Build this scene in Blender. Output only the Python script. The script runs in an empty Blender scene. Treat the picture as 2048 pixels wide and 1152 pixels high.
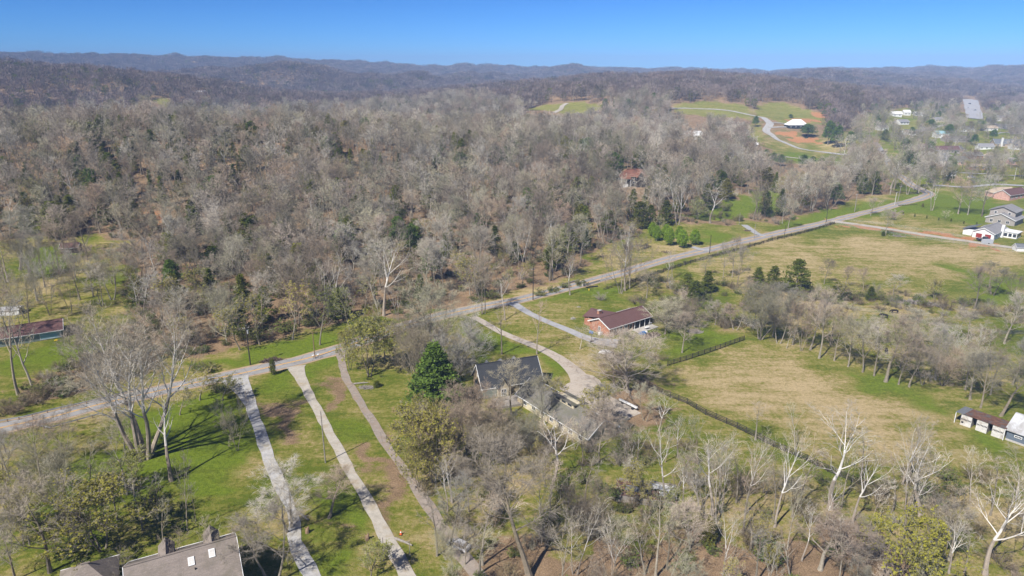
import bpy, math, random
import numpy as np
from mathutils import Vector, Matrix

S = bpy.context.scene
C = S.collection
R = math.radians

# ------------------------------------------------------------------ camera, sky, sun, exposure
CAM_H = 75.0
PITCH = R(17.83)
F = 1365.0                       # focal length in photo pixels (2048 wide)
cam_data = bpy.data.cameras.new('camera'); cam = bpy.data.objects.new('camera', cam_data); C.objects.link(cam)
cam.location = (0, 0, CAM_H); cam.rotation_euler = (R(90) - PITCH, 0, 0)
cam_data.sensor_width = 36; cam_data.lens = F / 2048 * 36; cam_data.clip_start = 0.5; cam_data.clip_end = 30000
S.camera = cam
SUN_EL, SUN_AZ = 47.0, 219.5     # azimuth clockwise from +Y, where the sun stands (behind left)
world = bpy.data.worlds.new('World'); S.world = world; world.use_nodes = True
wn = world.node_tree; wn.nodes.clear()
sky = wn.nodes.new('ShaderNodeTexSky'); sky.sky_type = 'NISHITA'; sky.sun_disc = False
sky.sun_elevation = R(SUN_EL); sky.sun_rotation = R(SUN_AZ); sky.altitude = 300; sky.air_density = 0.6; sky.dust_density = 0.0; sky.ozone_density = 10.0
bg = wn.nodes.new('ShaderNodeBackground'); bg.inputs[1].default_value = 0.115
wo = wn.nodes.new('ShaderNodeOutputWorld'); # one even grade over the whole sky: a little more contrast and blue, as the camera that took the photo gives
def vm(a, b):
    n = wn.nodes.new('ShaderNodeVectorMath'); n.operation = 'MULTIPLY'; wn.links.new(a, n.inputs[0]); n.inputs[1].default_value = b; return n.outputs[0]
gm = wn.nodes.new('ShaderNodeGamma'); gm.inputs[1].default_value = 1.35; wn.links.new(vm(sky.outputs[0], (0.115,) * 3), gm.inputs[0])
wn.links.new(vm(gm.outputs[0], (3.4, 6.4, 7.4)), bg.inputs[0]); wn.links.new(bg.outputs[0], wo.inputs[0])
sun_data = bpy.data.lights.new('sun', 'SUN'); sun_data.energy = 5.0; sun_data.angle = R(0.53); sun_data.color = (1.0, 0.95, 0.87)
sun = bpy.data.objects.new('sun', sun_data); C.objects.link(sun)
sd = Vector((math.sin(R(SUN_AZ)) * math.cos(R(SUN_EL)), math.cos(R(SUN_AZ)) * math.cos(R(SUN_EL)), math.sin(R(SUN_EL))))
sun.rotation_euler = sd.to_track_quat('Z', 'Y').to_euler(); sun.location = sd * 500
S.view_settings.view_transform = 'Standard'; S.view_settings.look = 'None'; S.view_settings.gamma = 1.0
S.view_settings.use_curve_mapping = False; S.view_settings.exposure = 0.5
S.render.engine = 'CYCLES'
S.cycles.max_bounces = 5; S.cycles.diffuse_bounces = 2; S.cycles.glossy_bounces = 1; S.cycles.transmission_bounces = 3
S.cycles.transparent_max_bounces = 4; S.cycles.volume_bounces = 0

# ------------------------------------------------------------------ ground height and pixel -> ground
_r = np.random.RandomState(5)
def make_noise(scale, n=14, seed=0):
    rs = np.random.RandomState(seed); a = rs.rand(n) * 6.283; k = 6.283 / scale * (0.6 + 0.9 * rs.rand(n)); ph = rs.rand(n) * 6.283
    kx = np.cos(a) * k; ky = np.sin(a) * k; w = math.sqrt(2.0 / n)
    def f(x, y):
        s = 0
        for i in range(n): s = s + np.sin(kx[i] * x + ky[i] * y + ph[i])
        return s * w
    return f
n900 = make_noise(900, 14, 1); n380 = make_noise(380, 14, 2); n150 = make_noise(150, 12, 3); n60 = make_noise(60, 12, 4); n22 = make_noise(22, 12, 6); n8 = make_noise(8, 12, 7)
RIDGE = [(-900, 92), (0, 103), (40, 108), (100, 114), (300, 117), (500, 120), (700, 125), (850, 134), (940, 132), (1024, 135), (1200, 137), (1400, 140), (1536, 141), (1650, 138), (1800, 137), (1880, 134), (1950, 135), (2048, 139), (2900, 130)]
RPX = np.array([p[0] for p in RIDGE], float); RPY = np.array([p[1] for p in RIDGE], float)
def sstep(a, b, x):
    t = np.clip((x - a) / (b - a), 0, 1); return t * t * (3 - 2 * t)
def gs(x, y, cx, cy, sx, sy, h): return h * np.exp(-((x - cx) ** 2) / (2 * sx * sx) - ((y - cy) ** 2) / (2 * sy * sy))
def ground(x, y):
    x = np.asarray(x, float); y = np.asarray(y, float)
    r = np.hypot(x, y)
    h = gs(x, y, -220, 475, 170, 88, 25) + gs(x, y, -480, 520, 160, 100, 16) + gs(x, y, 20, 560, 110, 100, 12)
    h = h + gs(x, y, 130, 1000, 190, 150, 30) + gs(x, y, 420, 1080, 150, 150, 20) + gs(x, y, 300, 1400, 330, 190, 50)
    h = h + gs(x, y, -900, 1250, 250, 190, 72) + gs(x, y, -560, 1180, 110, 130, 18)
    px = 1024 + F * x / np.maximum(r * 0.93, 1) 
    top = np.interp(px, RPX, RPY)
    rid = CAM_H + 3700 * (137.0 - top) / F * 1.06 - 17 + n150(x, y) * 2.5 + n380(x, y) * 3
    fr = np.where(y > 0, 1.0, 0.6)
    h_far = rid * np.exp(-((r - 3800) ** 2) / (2 * 480.0 ** 2)) * fr
    rolling = (24 + 17 * n900(x, y) + 10 * n380(x, y) + 3 * n150(x, y)) * sstep(1500, 2300, r) * (0.75 + 0.0 * r)
    left = sstep(0, -900, x) * sstep(1500, 2400, r) * 22
    far = np.maximum(np.maximum(h_far, rolling + left), 0)
    valley = 1 - np.exp(-((px - 1935) / 110.0) ** 2) * sstep(2300, 1800, r)
    h = np.maximum(h, far * valley) + np.minimum(h, far) * 0.35
    h = h + (n60(x, y) * 0.5 + n150(x, y) * 1.6) * sstep(330, 520, r)
    return h
cp, sp = math.cos(PITCH), math.sin(PITCH)
def ray(px, py):
    u = (px - 1024.0) / F; v = (py - 576.0) / F
    return np.array([u, cp - v * sp, -sp - v * cp])       # direction for unit depth
def at_z(px, py, z):
    d = ray(px, py); t = (z - CAM_H) / d[2]; return Vector((d[0] * t, d[1] * t, z))
_cache = {}
def G(px, py):
    """point where the line of sight through a photo pixel meets the ground"""
    k = (px, py)
    if k in _cache: return _cache[k].copy()
    d = ray(px, py); t = np.exp(np.linspace(math.log(70), math.log(5000), 4000))
    X, Y, Z = d[0] * t, d[1] * t, CAM_H + d[2] * t
    below = Z < ground(X, Y)
    i = int(np.argmax(below)) if below.any() else len(t) - 1
    tt = t[i]; p = Vector((d[0] * tt, d[1] * tt, 0)); p.z = float(ground(p.x, p.y)); _cache[k] = p
    return p.copy()
def depth_of(p): return p[1] * cp + (CAM_H - p[2]) * sp
def to_px(x, y, z):
    dep = y * cp - (z - CAM_H) * sp; dep = np.where(dep < 1, 1, dep)
    up = y * sp + (z - CAM_H) * cp
    return 1024 + F * x / dep, 576 - F * up / dep
def height_for(base, ty):
    """height in metres of an upright thing standing at base whose top shows at photo row ty"""
    v = (ty - 576.0) / F; dd = np.array([cp - v * sp, -sp - v * cp]); t = base.y / dd[0]
    return max(0.3, CAM_H + dd[1] * t - base.z)

# ------------------------------------------------------------------ tags
USED = set()
def tag(o, label=None, cat=None, group=None, kind=None):
    if label:
        o['label'] = label
        if label in USED and not group: print('DUP LABEL', label)
        USED.add(label)
    if cat: o['category'] = cat
    if group: o['group'] = group
    if kind: o['kind'] = kind
    return o
def empty(name, loc=(0, 0, 0), rz=0.0):
    o = bpy.data.objects.new(name, None); C.objects.link(o); o.location = loc; o.rotation_euler = (0, 0, rz); o.empty_display_size = 0.5; return o

class MB:
    def __init__(s): s.v = []; s.f = []
    def add(s, vs, fs):
        n = len(s.v); s.v += [tuple(a) for a in vs]; s.f += [tuple(n + i for i in f) for f in fs]; return s
    def box(s, c, d, rz=0.0, taper=1.0):
        x, y, z = d[0] / 2, d[1] / 2, d[2] / 2; cs, sn = math.cos(rz), math.sin(rz); vs = []
        for sz in (-1, 1):
            k = taper if sz > 0 else 1
            for sx, sy in ((-1, -1), (1, -1), (1, 1), (-1, 1)):
                a, b = sx * x * k, sy * y * k; vs.append((c[0] + a * cs - b * sn, c[1] + a * sn + b * cs, c[2] + sz * z))
        return s.add(vs, [(0, 3, 2, 1), (4, 5, 6, 7), (0, 1, 5, 4), (1, 2, 6, 5), (2, 3, 7, 6), (3, 0, 4, 7)])
    def slab(s, quad, t):
        """a thick sheet: quad corners, thickness t downwards along its normal"""
        q = [Vector(p) for p in quad]; n = (q[1] - q[0]).cross(q[2] - q[0]).normalized()
        if n.z < 0: n = -n
        k = len(q); vs = q + [p - n * t for p in q]
        fs = [tuple(range(k)), tuple(range(2 * k - 1, k - 1, -1))] + [(i, (i + 1) % k, k + (i + 1) % k, k + i) for i in range(k)]
        return s.add(vs, fs)
    def tube(s, pts, rad, n=6, cap=True):
        pts = [Vector(p) for p in pts]; rings = []; base = len(s.v)
        if not hasattr(rad, '__len__'): rad = [rad] * len(pts)
        for i, p in enumerate(pts):
            t = (pts[min(i + 1, len(pts) - 1)] - pts[max(i - 1, 0)]).normalized()
            a = t.cross(Vector((0.31, 0.92, 0.17))).normalized(); b = t.cross(a)
            for k in range(n):
                an = 6.28318 * k / n; s.v.append(tuple(p + (a * math.cos(an) + b * math.sin(an)) * rad[i]))
        for i in range(len(pts) - 1):
            for k in range(n):
                s.f.append((base + i * n + k, base + i * n + (k + 1) % n, base + (i + 1) * n + (k + 1) % n, base + (i + 1) * n + k))
        if cap and n > 2:
            s.f.append(tuple(base + k for k in range(n))[::-1]); s.f.append(tuple(base + (len(pts) - 1) * n + k for k in range(n)))
        return s
    def mesh(s, name, mat, smooth=False):
        m = bpy.data.meshes.new(name); m.from_pydata(s.v, [], s.f)
        if mat: m.materials.append(mat)
        if smooth: m.polygons.foreach_set('use_smooth', [True] * len(m.polygons))
        m.update(); return m
    def build(s, name, mat, parent=None, smooth=False, loc=None, rz=None):
        o = bpy.data.objects.new(name, s.mesh(name, mat, smooth)); C.objects.link(o)
        if parent: o.parent = parent
        if loc is not None: o.location = loc
        if rz is not None: o.rotation_euler = (0, 0, rz)
        return o
def link_mesh(name, mesh, parent, loc=(0, 0, 0), rot=(0, 0, 0), scale=(1, 1, 1)):
    o = bpy.data.objects.new(name, mesh); C.objects.link(o); o.parent = parent; o.location = loc; o.rotation_euler = rot; o.scale = scale; return o

# ------------------------------------------------------------------ materials
def new_mat(name, rough=0.85, spec=0.2):
    m = bpy.data.materials.new(name); m.use_nodes = True; nt = m.node_tree; b = nt.nodes['Principled BSDF']
    b.inputs['Roughness'].default_value = rough; b.inputs['Specular IOR Level'].default_value = spec
    return m, nt, b
def N(nt, t, **kw):
    n = nt.nodes.new(t)
    for k, v in kw.items():
        if k.startswith('i_'): n.inputs[int(k[2:])].default_value = v
        else: setattr(n, k, v)
    return n
def noise(nt, vec, scale, detail=3, rough=0.6, dist=0.0):
    n = nt.nodes.new('ShaderNodeTexNoise'); n.inputs['Scale'].default_value = scale; n.inputs['Detail'].default_value = detail
    n.inputs['Roughness'].default_value = rough; n.inputs['Distortion'].default_value = dist
    if vec is not None: nt.links.new(vec, n.inputs['Vector'])
    return n.outputs['Fac']
def ramp(nt, fac, stops):
    r = nt.nodes.new('ShaderNodeValToRGB'); cr = r.color_ramp
    while len(cr.elements) < len(stops): cr.elements.new(0.5)
    for e, (p, c) in zip(cr.elements, stops): e.position = p; e.color = (*c, 1) if len(c) == 3 else c
    nt.links.new(fac, r.inputs[0]); return r.outputs['Color']
def mixc(nt, fac, a, b, mode='MIX'):
    m = nt.nodes.new('ShaderNodeMix'); m.data_type = 'RGBA'; m.blend_type = mode
    for s, v in ((m.inputs[0], fac), (m.inputs[6], a), (m.inputs[7], b)):
        if isinstance(v, (int, float)): s.default_value = v
        elif isinstance(v, tuple): s.default_value = (*v, 1) if len(v) == 3 else v
        else: nt.links.new(v, s)
    return m.outputs[2]
def mth(nt, op, a, b=0.0, c=None, clamp=False):
    m = nt.nodes.new('ShaderNodeMath'); m.operation = op; m.use_clamp = clamp
    for i, v in enumerate((a, b) if c is None else (a, b, c)):
        if isinstance(v, (int, float)): m.inputs[i].default_value = v
        else: nt.links.new(v, m.inputs[i])
    return m.outputs[0]
def bump(nt, b, h, strength=0.4, dist=0.1):
    n = nt.nodes.new('ShaderNodeBump'); n.inputs['Strength'].default_value = strength; n.inputs['Distance'].default_value = dist
    nt.links.new(h, n.inputs['Height']); nt.links.new(n.outputs[0], b.inputs['Normal'])
def plain(name, col, rough=0.8, var=0.12, scale=1.5, spec=0.2, wear=None):
    """paint, metal, wood ...: a base colour with blotchy variation and fine grain"""
    m, nt, b = new_mat(name, rough, spec); g = nt.nodes.new('ShaderNodeNewGeometry').outputs['Position']
    n1 = noise(nt, g, scale, 4, 0.65); dark = tuple(c * (1 - var * 1.6) for c in col); lite = tuple(min(1, c * (1 + var)) for c in col)
    c = ramp(nt, n1, [(0.3, dark), (0.7, lite)])
    if wear:
        n2 = noise(nt, g, scale * 0.45, 5, 0.7, 0.6); f = ramp(nt, n2, [(0.5, (0, 0, 0)), (0.62, (1, 1, 1))]); c = mixc(nt, f, c, wear)
    nt.links.new(c, b.inputs['Base Color']); return m
# ------------------------------------------------------------------ land cover polygons (corners read off the photo, laid on the ground)
def poly(pts): return np.array([[G(*p).x, G(*p).y] for p in pts])
def inside(P, x, y):
    c = np.zeros(x.shape, bool); n = len(P); j = n - 1
    for i in range(n):
        xi, yi, xj, yj = P[i, 0], P[i, 1], P[j, 0], P[j, 1]
        c ^= ((yi > y) != (yj > y)) & (x < (xj - xi) * (y - yi) / (yj - yi + 1e-9) + xi); j = i
    return c
def edge_dist(P, x, y):
    d = np.full(x.shape, 1e9)
    for i in range(len(P)):
        a = P[i]; b = P[(i + 1) % len(P)]; e = b - a; L = e @ e + 1e-9
        t = np.clip(((x - a[0]) * e[0] + (y - a[1]) * e[1]) / L, 0, 1)
        d = np.minimum(d, np.hypot(x - a[0] - t * e[0], y - a[1] - t * e[1]))
    return d
def soft(P, x, y, w):
    """1 inside, 0 outside, blurred over w metres"""
    lo = P.min(0) - 3 * w; hi = P.max(0) + 3 * w; out = np.zeros(x.shape)
    m = (x > lo[0]) & (x < hi[0]) & (y > lo[1]) & (y < hi[1])
    if m.any():
        xs, ys = x[m], y[m]; s = edge_dist(P, xs, ys) * np.where(inside(P, xs, ys), 1, -1); out[m] = sstep(-w, w, s)
    return out
WOOD = poly([(255, 640), (285, 675), (330, 700), (395, 712), (470, 700), (560, 668), (650, 655), (700, 640), (790, 632), (860, 640), (960, 606), (1010, 590), (1090, 568), (1150, 556), (1172, 520), (1205, 490),
             (1275, 474), (1290, 448), (1330, 442), (1460, 452), (1500, 440), (1560, 452), (1600, 432), (1680, 415), (1700, 400), (1760, 392), (1790, 380), (1770, 345), (1700, 335), (1600, 330), (1560, 318), (1545, 300), (1520, 290), (1515, 262), (1495, 235), (1350, 222), (1330, 205), (1220, 203), (1190, 228), (1040, 226), (1000, 212), (900, 205), (500, 228), (60, 244), (-250, 250), (-330, 470),
             (-100, 478), (60, 478), (160, 470), (235, 478), (262, 520), (250, 590)])
WOOD_EDGE_BRUSH = poly([(0, 815), (60, 760), (150, 720), (220, 690), (260, 650), (400, 705), (330, 735), (200, 775), (90, 805), (0, 835)])
CREEK = poly([(1295, 590), (1360, 640), (1440, 662), (1500, 668), (1500, 640), (1420, 600), (1500, 590), (1640, 608), (1760, 612), (1900, 640), (2080, 655), (2080, 620), (1900, 600), (1720, 583), (1560, 575), (1440, 570), (1300, 560)])
FORE_WOOD = poly([(1000, 850), (1180, 880), (1340, 880), (1500, 940), (1640, 960), (1800, 930), (1900, 980), (2080, 1040), (2100, 1200), (900, 1200), (880, 1060), (830, 960), (900, 880)])
LITTER = poly([(1250, 1075), (1340, 1062), (1500, 1090), (1640, 1085), (1760, 1060), (1900, 1120), (1950, 1250), (1100, 1250), (900, 1200), (960, 1110), (1120, 1090)])
LAWN_L = poly([(-250, 485), (60, 486), (160, 476), (225, 486), (240, 560), (210, 600), (120, 618), (-250, 625)])
RANCH_LAWN = poly([(-200, 690), (20, 700), (130, 690), (175, 650), (240, 650), (255, 690), (180, 715), (120, 730), (40, 780), (-200, 850)])
LUSH = [poly(p) for p in ([(500, 770), (545, 742), (585, 745), (595, 790), (560, 800), (515, 800)], [(600, 722), (665, 711), (680, 730), (640, 752), (610, 752)], [(665, 840), (700, 822), (735, 850), (745, 875), (690, 882), (668, 860)],
        [(1035, 612), (1090, 592), (1170, 572), (1230, 582), (1290, 605), (1220, 598), (1150, 590), (1080, 610)], [(1085, 705), (1130, 722), (1148, 750), (1140, 765), (1115, 770), (1085, 760), (1080, 730)],
        [(950, 640), (1050, 690), (1080, 705), (1060, 712), (990, 720), (930, 700), (930, 650)], [(600, 1100), (690, 1075), (720, 1100), (700, 1152), (640, 1152)], [(640, 985), (700, 960), (745, 1040), (720, 1075), (640, 1060)],
        [(1690, 735), (1760, 752), (1840, 790), (1900, 800), (1850, 812), (1760, 790), (1700, 765)], [(1320, 700), (1400, 650), (1470, 668), (1440, 690), (1330, 722)], [(1920, 855), (1990, 870), (2040, 905), (2040, 935), (1950, 900)],
        [(330, 800), (440, 772), (480, 830), (505, 900), (540, 1000), (400, 1010), (300, 980), (240, 1010), (180, 1080), (250, 1110), (100, 1130), (60, 1000), (220, 870)], [(1620, 425), (1760, 400), (1860, 385), (1990, 400), (2060, 425), (1950, 435), (1800, 425), (1700, 440), (1580, 462), (1540, 468)],
        [(1555, 318), (1690, 330), (1700, 322), (1570, 300)], [(60, 500), (140, 490), (150, 540), (60, 560)], [(1460, 400), (1560, 365), (1570, 420), (1490, 440), (1380, 440), (1380, 425)], [(20, 700), (130, 695), (230, 660), (250, 690), (100, 730), (20, 750)], [(410, 722), (520, 690), (640, 672), (700, 655), (800, 640), (860, 640), (700, 690), (560, 725), (420, 742)],
        [(1800, 395), (1850, 410), (2000, 440), (1960, 450), (1800, 420)], [(1395, 460), (1490, 465), (1480, 480), (1400, 490)], [(1860, 520), (2048, 560), (2048, 620), (1980, 600)])]
DRY = [poly(p) for p in ([(620, 770), (665, 745), (690, 775), (705, 830), (690, 850), (655, 850), (635, 800)], [(690, 880), (745, 880), (790, 960), (815, 1010), (800, 1060), (760, 1000), (720, 930)],
       [(1335, 735), (1480, 690), (1600, 710), (1700, 780), (1830, 810), (1850, 880), (1800, 930), (1640, 900), (1500, 850), (1340, 770)], [(1520, 520), (1700, 470), (1960, 500), (2048, 560), (2048, 600), (1900, 560), (1700, 560), (1540, 570)],
       [(1340, 530), (1500, 500), (1560, 530), (1500, 560), (1400, 545)], [(520, 800), (590, 800), (640, 930), (600, 900), (545, 860)], [(1120, 655), (1190, 690), (1150, 700), (1080, 660)], [(1560, 600), (1800, 615), (1950, 650), (1850, 640), (1700, 640)],
       [(1600, 330), (1660, 250), (1700, 300), (1640, 310)], [(1200, 500), (1290, 480), (1400, 500), (1290, 530), (1190, 540)])]
BROWN = [poly(p) for p in ([(616, 768), (668, 754), (690, 790), (700, 822), (672, 836), (640, 812)], [(690, 878), (744, 876), (790, 950), (820, 1015), (834, 1085), (800, 1085), (760, 1000), (716, 920)], [(618, 772), (660, 752), (686, 780), (702, 826), (690, 848), (660, 838), (640, 806)], [(694, 884), (742, 882), (785, 960), (812, 1010), (806, 1062), (768, 1010), (726, 930)], [(520, 812), (585, 806), (612, 870), (590, 880), (540, 860)], [(752, 820), (790, 870), (830, 900), (800, 905), (765, 860)], [(1300, 780), (1340, 770), (1300, 850), (1240, 830)], [(0, 780), (60, 790), (200, 750), (330, 710), (250, 740), (60, 815), (0, 830)], [(625, 1035), (660, 1050), (760, 1080), (700, 1090), (620, 1070)], [(1100, 850), (1300, 860), (1340, 800), (1270, 760), (1200, 790)])]
CLAY = [poly(p) for p in ([(1552, 262), (1592, 263), (1594, 273), (1555, 270)], [(1558, 237), (1610, 236), (1640, 240), (1600, 250)], [(1575, 278), (1632, 274), (1640, 286), (1590, 286)], [(1622, 226), (1650, 228), (1658, 238), (1630, 234)], [(1925, 500), (1960, 486), (2000, 488), (1990, 495)], [(1660, 437), (1700, 446), (1960, 477), (1950, 482), (1690, 453)], [(248, 430), (330, 420), (340, 440), (300, 455), (250, 450)])]
CLEAR = [poly(p) for p in ([(1040, 222), (1080, 212), (1130, 207), (1200, 208), (1215, 213), (1190, 222), (1130, 230)], [(1350, 207), (1420, 202), (1500, 215), (1500, 240), (1440, 236), (1350, 225)], [(1530, 205), (1560, 205), (1640, 225), (1660, 250), (1570, 250), (1500, 225)], [(1500, 250), (1520, 245), (1520, 290), (1500, 285)], [(300, 198), (330, 196), (345, 210), (325, 215)], [(385, 185), (425, 183), (425, 188), (390, 189)])]
VALLEY = poly([(1560, 300), (1640, 300), (1700, 260), (1740, 225), (1850, 215), (1940, 225), (2100, 230), (2300, 300), (2300, 480), (2100, 440), (1900, 400), (1790, 370), (1770, 345), (1700, 335), (1560, 325)])

# ------------------------------------------------------------------ terrain sheet
az = np.concatenate([np.linspace(-180, -56, 26)[:-1], np.linspace(-56, -44, 13)[:-1], np.linspace(-44, 44, 331)[:-1], np.linspace(44, 56, 13)[:-1], np.linspace(56, 180, 26)])
rr = np.concatenate([[0, 15, 30, 45, 58], np.exp(np.linspace(math.log(68), math.log(900), 300)), np.exp(np.linspace(math.log(912), math.log(9000), 150))])
A, RR = np.meshgrid(np.radians(az), rr); X = RR * np.sin(A); Y = RR * np.cos(A); Z = ground(X, Y)
edge = RR > 8000; Z[edge] = -20
x, y = X.ravel(), Y.ravel(); r_ = RR.ravel()
wob = n22(x, y) * 1.2 + n8(x, y) * 0.6
wx, wy = x + n22(y, x) * 2.2 + n8(y, x) * 0.8, y + wob * 1.6
dry = np.clip(0.37 + 0.15 * n60(x, y) + 0.1 * n22(x, y), 0, 1); lush = np.full(x.shape, 0.10); litter = sstep(650, 900, r_) * 0.85; clay = np.zeros(x.shape)
v = soft(VALLEY, wx, wy, 10); litter = litter * (1 - 0.85 * v); lush = np.maximum(lush, v * (0.32 + 0.3 * n60(x, y)))
litter = np.maximum(litter, soft(WOOD, wx, wy, 4) * 0.93)
for P in (LAWN_L, RANCH_LAWN): litter *= 1 - soft(P, wx, wy, 2)
for P, a in ((WOOD_EDGE_BRUSH, .7), (CREEK, .35), (FORE_WOOD, .26), (LITTER, .95)): litter = np.maximum(litter, a * soft(P, wx, wy, 3))
for P in CLEAR:
    k = soft(P, wx, wy, 6); litter *= 1 - k; dry = dry * (1 - k) + 0.45 * k; lush = lush * (1 - k) + .4 * k
for P in DRY:
    k = soft(P, wx, wy, 6); dry = np.maximum(dry, k * (0.73 + .1 * n60(x, y))); lush *= 1 - k
for P in BROWN: litter = np.maximum(litter, 0.85 * soft(P, wx, wy, 2.6))
for P in LUSH:
    k = soft(P, wx, wy, 4.0); lush = np.maximum(lush, k * 0.80); dry *= 1 - .6 * k; litter *= 1 - .8 * k
for P in CLAY:
    k = soft(P, wx, wy, 1.5); clay = np.maximum(clay, k)
nr, na = X.shape
idx = np.arange(nr * na).reshape(nr, na)
faces = np.stack([idx[:-1, :-1], idx[:-1, 1:], idx[1:, 1:], idx[1:, :-1]], -1).reshape(-1, 4)[:, ::-1]
tm = bpy.data.meshes.new('ground'); tm.vertices.add(nr * na); tm.vertices.foreach_set('co', np.stack([x, y, Z.ravel()], -1).ravel())
tm.loops.add(len(faces) * 4); tm.loops.foreach_set('vertex_index', faces.ravel().astype(np.int32)); tm.polygons.add(len(faces))
tm.polygons.foreach_set('loop_start', np.arange(0, len(faces) * 4, 4, dtype=np.int32)); tm.polygons.foreach_set('use_smooth', np.ones(len(faces), bool))
tm.update(calc_edges=True)
ca = tm.color_attributes.new('cover', 'FLOAT_COLOR', 'POINT'); ca.data.foreach_set('color', np.stack([dry, lush, litter, clay], -1).ravel().astype(np.float32))
terrain = bpy.data.objects.new('ground', tm); C.objects.link(terrain); tag(terrain, kind='structure')
m, nt, b = new_mat('ground_cover', 0.95, 0.05)
pos = nt.nodes.new('ShaderNodeNewGeometry').outputs['Position']
at = N(nt, 'ShaderNodeAttribute', attribute_name='cover'); sx = nt.nodes.new('ShaderNodeSeparateColor'); nt.links.new(at.outputs['Color'], sx.inputs[0])
big = noise(nt, pos, 0.035, 4, 0.6, 0.4); mid = noise(nt, pos, 0.16, 5, 0.68, 0.3); fine = noise(nt, pos, 0.9, 5, 0.75); vfine = noise(nt, pos, 4.5, 3, 0.8)
mp = nt.nodes.new('ShaderNodeMapping'); mp.inputs['Scale'].default_value = (0.25, 1.0, 1); mp.inputs['Rotation'].default_value = (0, 0, R(20)); nt.links.new(pos, mp.inputs[0])
streak = noise(nt, mp.outputs[0], 0.35, 5, 0.7)
nz = mth(nt, 'MULTIPLY_ADD', mid, 0.8, mth(nt, 'MULTIPLY_ADD', fine, 1.6, mth(nt, 'MULTIPLY_ADD', streak, 1.4, mth(nt, 'MULTIPLY', big, 0.6))))   # about 1.7 in the mean
nzc = mth(nt, 'SUBTRACT', nz, 2.2)
def cut(att, gain=1.5, off=0.0):
    return mth(nt, 'ADD', mth(nt, 'MULTIPLY', nzc, gain), mth(nt, 'ADD', att, off), clamp=True)
grass = ramp(nt, cut(sx.outputs[0], 1.25), [(0.0, (0.125, 0.16, 0.018)), (0.35, (0.225, 0.22, 0.045)), (0.62, (0.34, 0.28, 0.11)), (1.0, (0.50, 0.385, 0.21))])
lushc = ramp(nt, fine, [(0.3, (0.10, 0.155, 0.012)), (0.7, (0.20, 0.255, 0.026))])
fl = mth(nt, 'MULTIPLY_ADD', mid, 1.0, mth(nt, 'SUBTRACT', sx.outputs[1], 0.5)); fl = ramp(nt, mth(nt, 'ADD', fl, mth(nt, 'MULTIPLY', nzc, 0.85)), [(0.34, (0, 0, 0)), (0.82, (1, 1, 1))])
litc = ramp(nt, mth(nt, 'MULTIPLY_ADD', vfine, 0.55, mth(nt, 'MULTIPLY', mid, 0.5)), [(0.32, (0.13, 0.088, 0.05)), (0.5, (0.27, 0.185, 0.11)), (0.72, (0.46, 0.32, 0.20))])
flit = ramp(nt, mth(nt, 'ADD', sx.outputs[2], mth(nt, 'MULTIPLY', nzc, 0.75)), [(0.34, (0, 0, 0)), (0.72, (1, 1, 1))])
c1 = mixc(nt, fl, grass, lushc); c2 = mixc(nt, flit, c1, litc)
fcl = ramp(nt, mth(nt, 'ADD', at.outputs['Alpha'], mth(nt, 'MULTIPLY', nzc, 0.7)), [(0.35, (0, 0, 0)), (0.65, (1, 1, 1))])
c3 = mixc(nt, fcl, c2, ramp(nt, fine, [(0.3, (0.38, 0.17, 0.07)), (0.75, (0.55, 0.29, 0.14))]))
gr = ramp(nt, mth(nt, 'MULTIPLY_ADD', vfine, .5, mth(nt, 'MULTIPLY', noise(nt, pos, 1.7, 4, 0.8), .5)), [(0.32, (0.62, 0.62, 0.62)), (0.68, (1.3, 1.3, 1.3))]); c4 = mixc(nt, 1.0, c3, gr, 'MULTIPLY')
nt.links.new(c4, b.inputs['Base Color']); bump(nt, b, mth(nt, 'ADD', vfine, fine), 0.8, 0.35)
tm.materials.append(m)

print('TOP', float(Z.max()), 'LOW', float(Z.min()))
# haze: even air around camera and scene
HAZE = True
if HAZE:
    hz = MB().box((0, 0, 100), (19000, 19000, 250)).build('haze', None); hz['kind'] = 'stuff'; hz.location.z = 0
    hm = bpy.data.materials.new('haze_air'); hm.use_nodes = True; hn = hm.node_tree; hn.nodes.clear()
    pv = hn.nodes.new('ShaderNodeVolumePrincipled'); pv.inputs['Density'].default_value = 0.00018; pv.inputs['Color'].default_value = (0.40, 0.61, 1.0, 1); pv.inputs['Anisotropy'].default_value = -0.3
    ho = hn.nodes.new('ShaderNodeOutputMaterial'); hn.links.new(pv.outputs[0], ho.inputs['Volume']); hz.data.materials.append(hm)

# ------------------------------------------------------------------ roads, drives, tracks: sheets draped on the ground
def resample(P, step):
    P = [Vector((p.x, p.y, 0)) for p in P]; out = []
    for i in range(len(P) - 1):
        p0, p1, p2, p3 = P[max(i - 1, 0)], P[i], P[i + 1], P[min(i + 2, len(P) - 1)]; n = max(2, int((p2 - p1).length / step))
        for k in range(n):
            t = k / n; out.append(0.5 * ((2 * p1) + (p2 - p0) * t + (2 * p0 - 5 * p1 + 4 * p2 - p3) * t * t + (3 * p1 - p0 - 3 * p2 + p3) * t ** 3))
    out.append(P[-1]); return out
def strip_rows(ctr, w, ns=4, offs=0.0, jag=0.0, seed=0):
    rs = random.Random(seed); rows = []
    for i, p in enumerate(ctr):
        t = (ctr[min(i + 1, len(ctr) - 1)] - ctr[max(i - 1, 0)]).normalized(); nrm = Vector((-t.y, t.x, 0)); wi = w[min(i, len(w) - 1)] if hasattr(w, '__len__') else w
        rows.append([p + nrm * (offs + (k / ns - 0.5) * wi + (rs.uniform(-jag, jag) if k in (0, ns) else 0)) for k in range(ns + 1)])
    return rows
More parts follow.
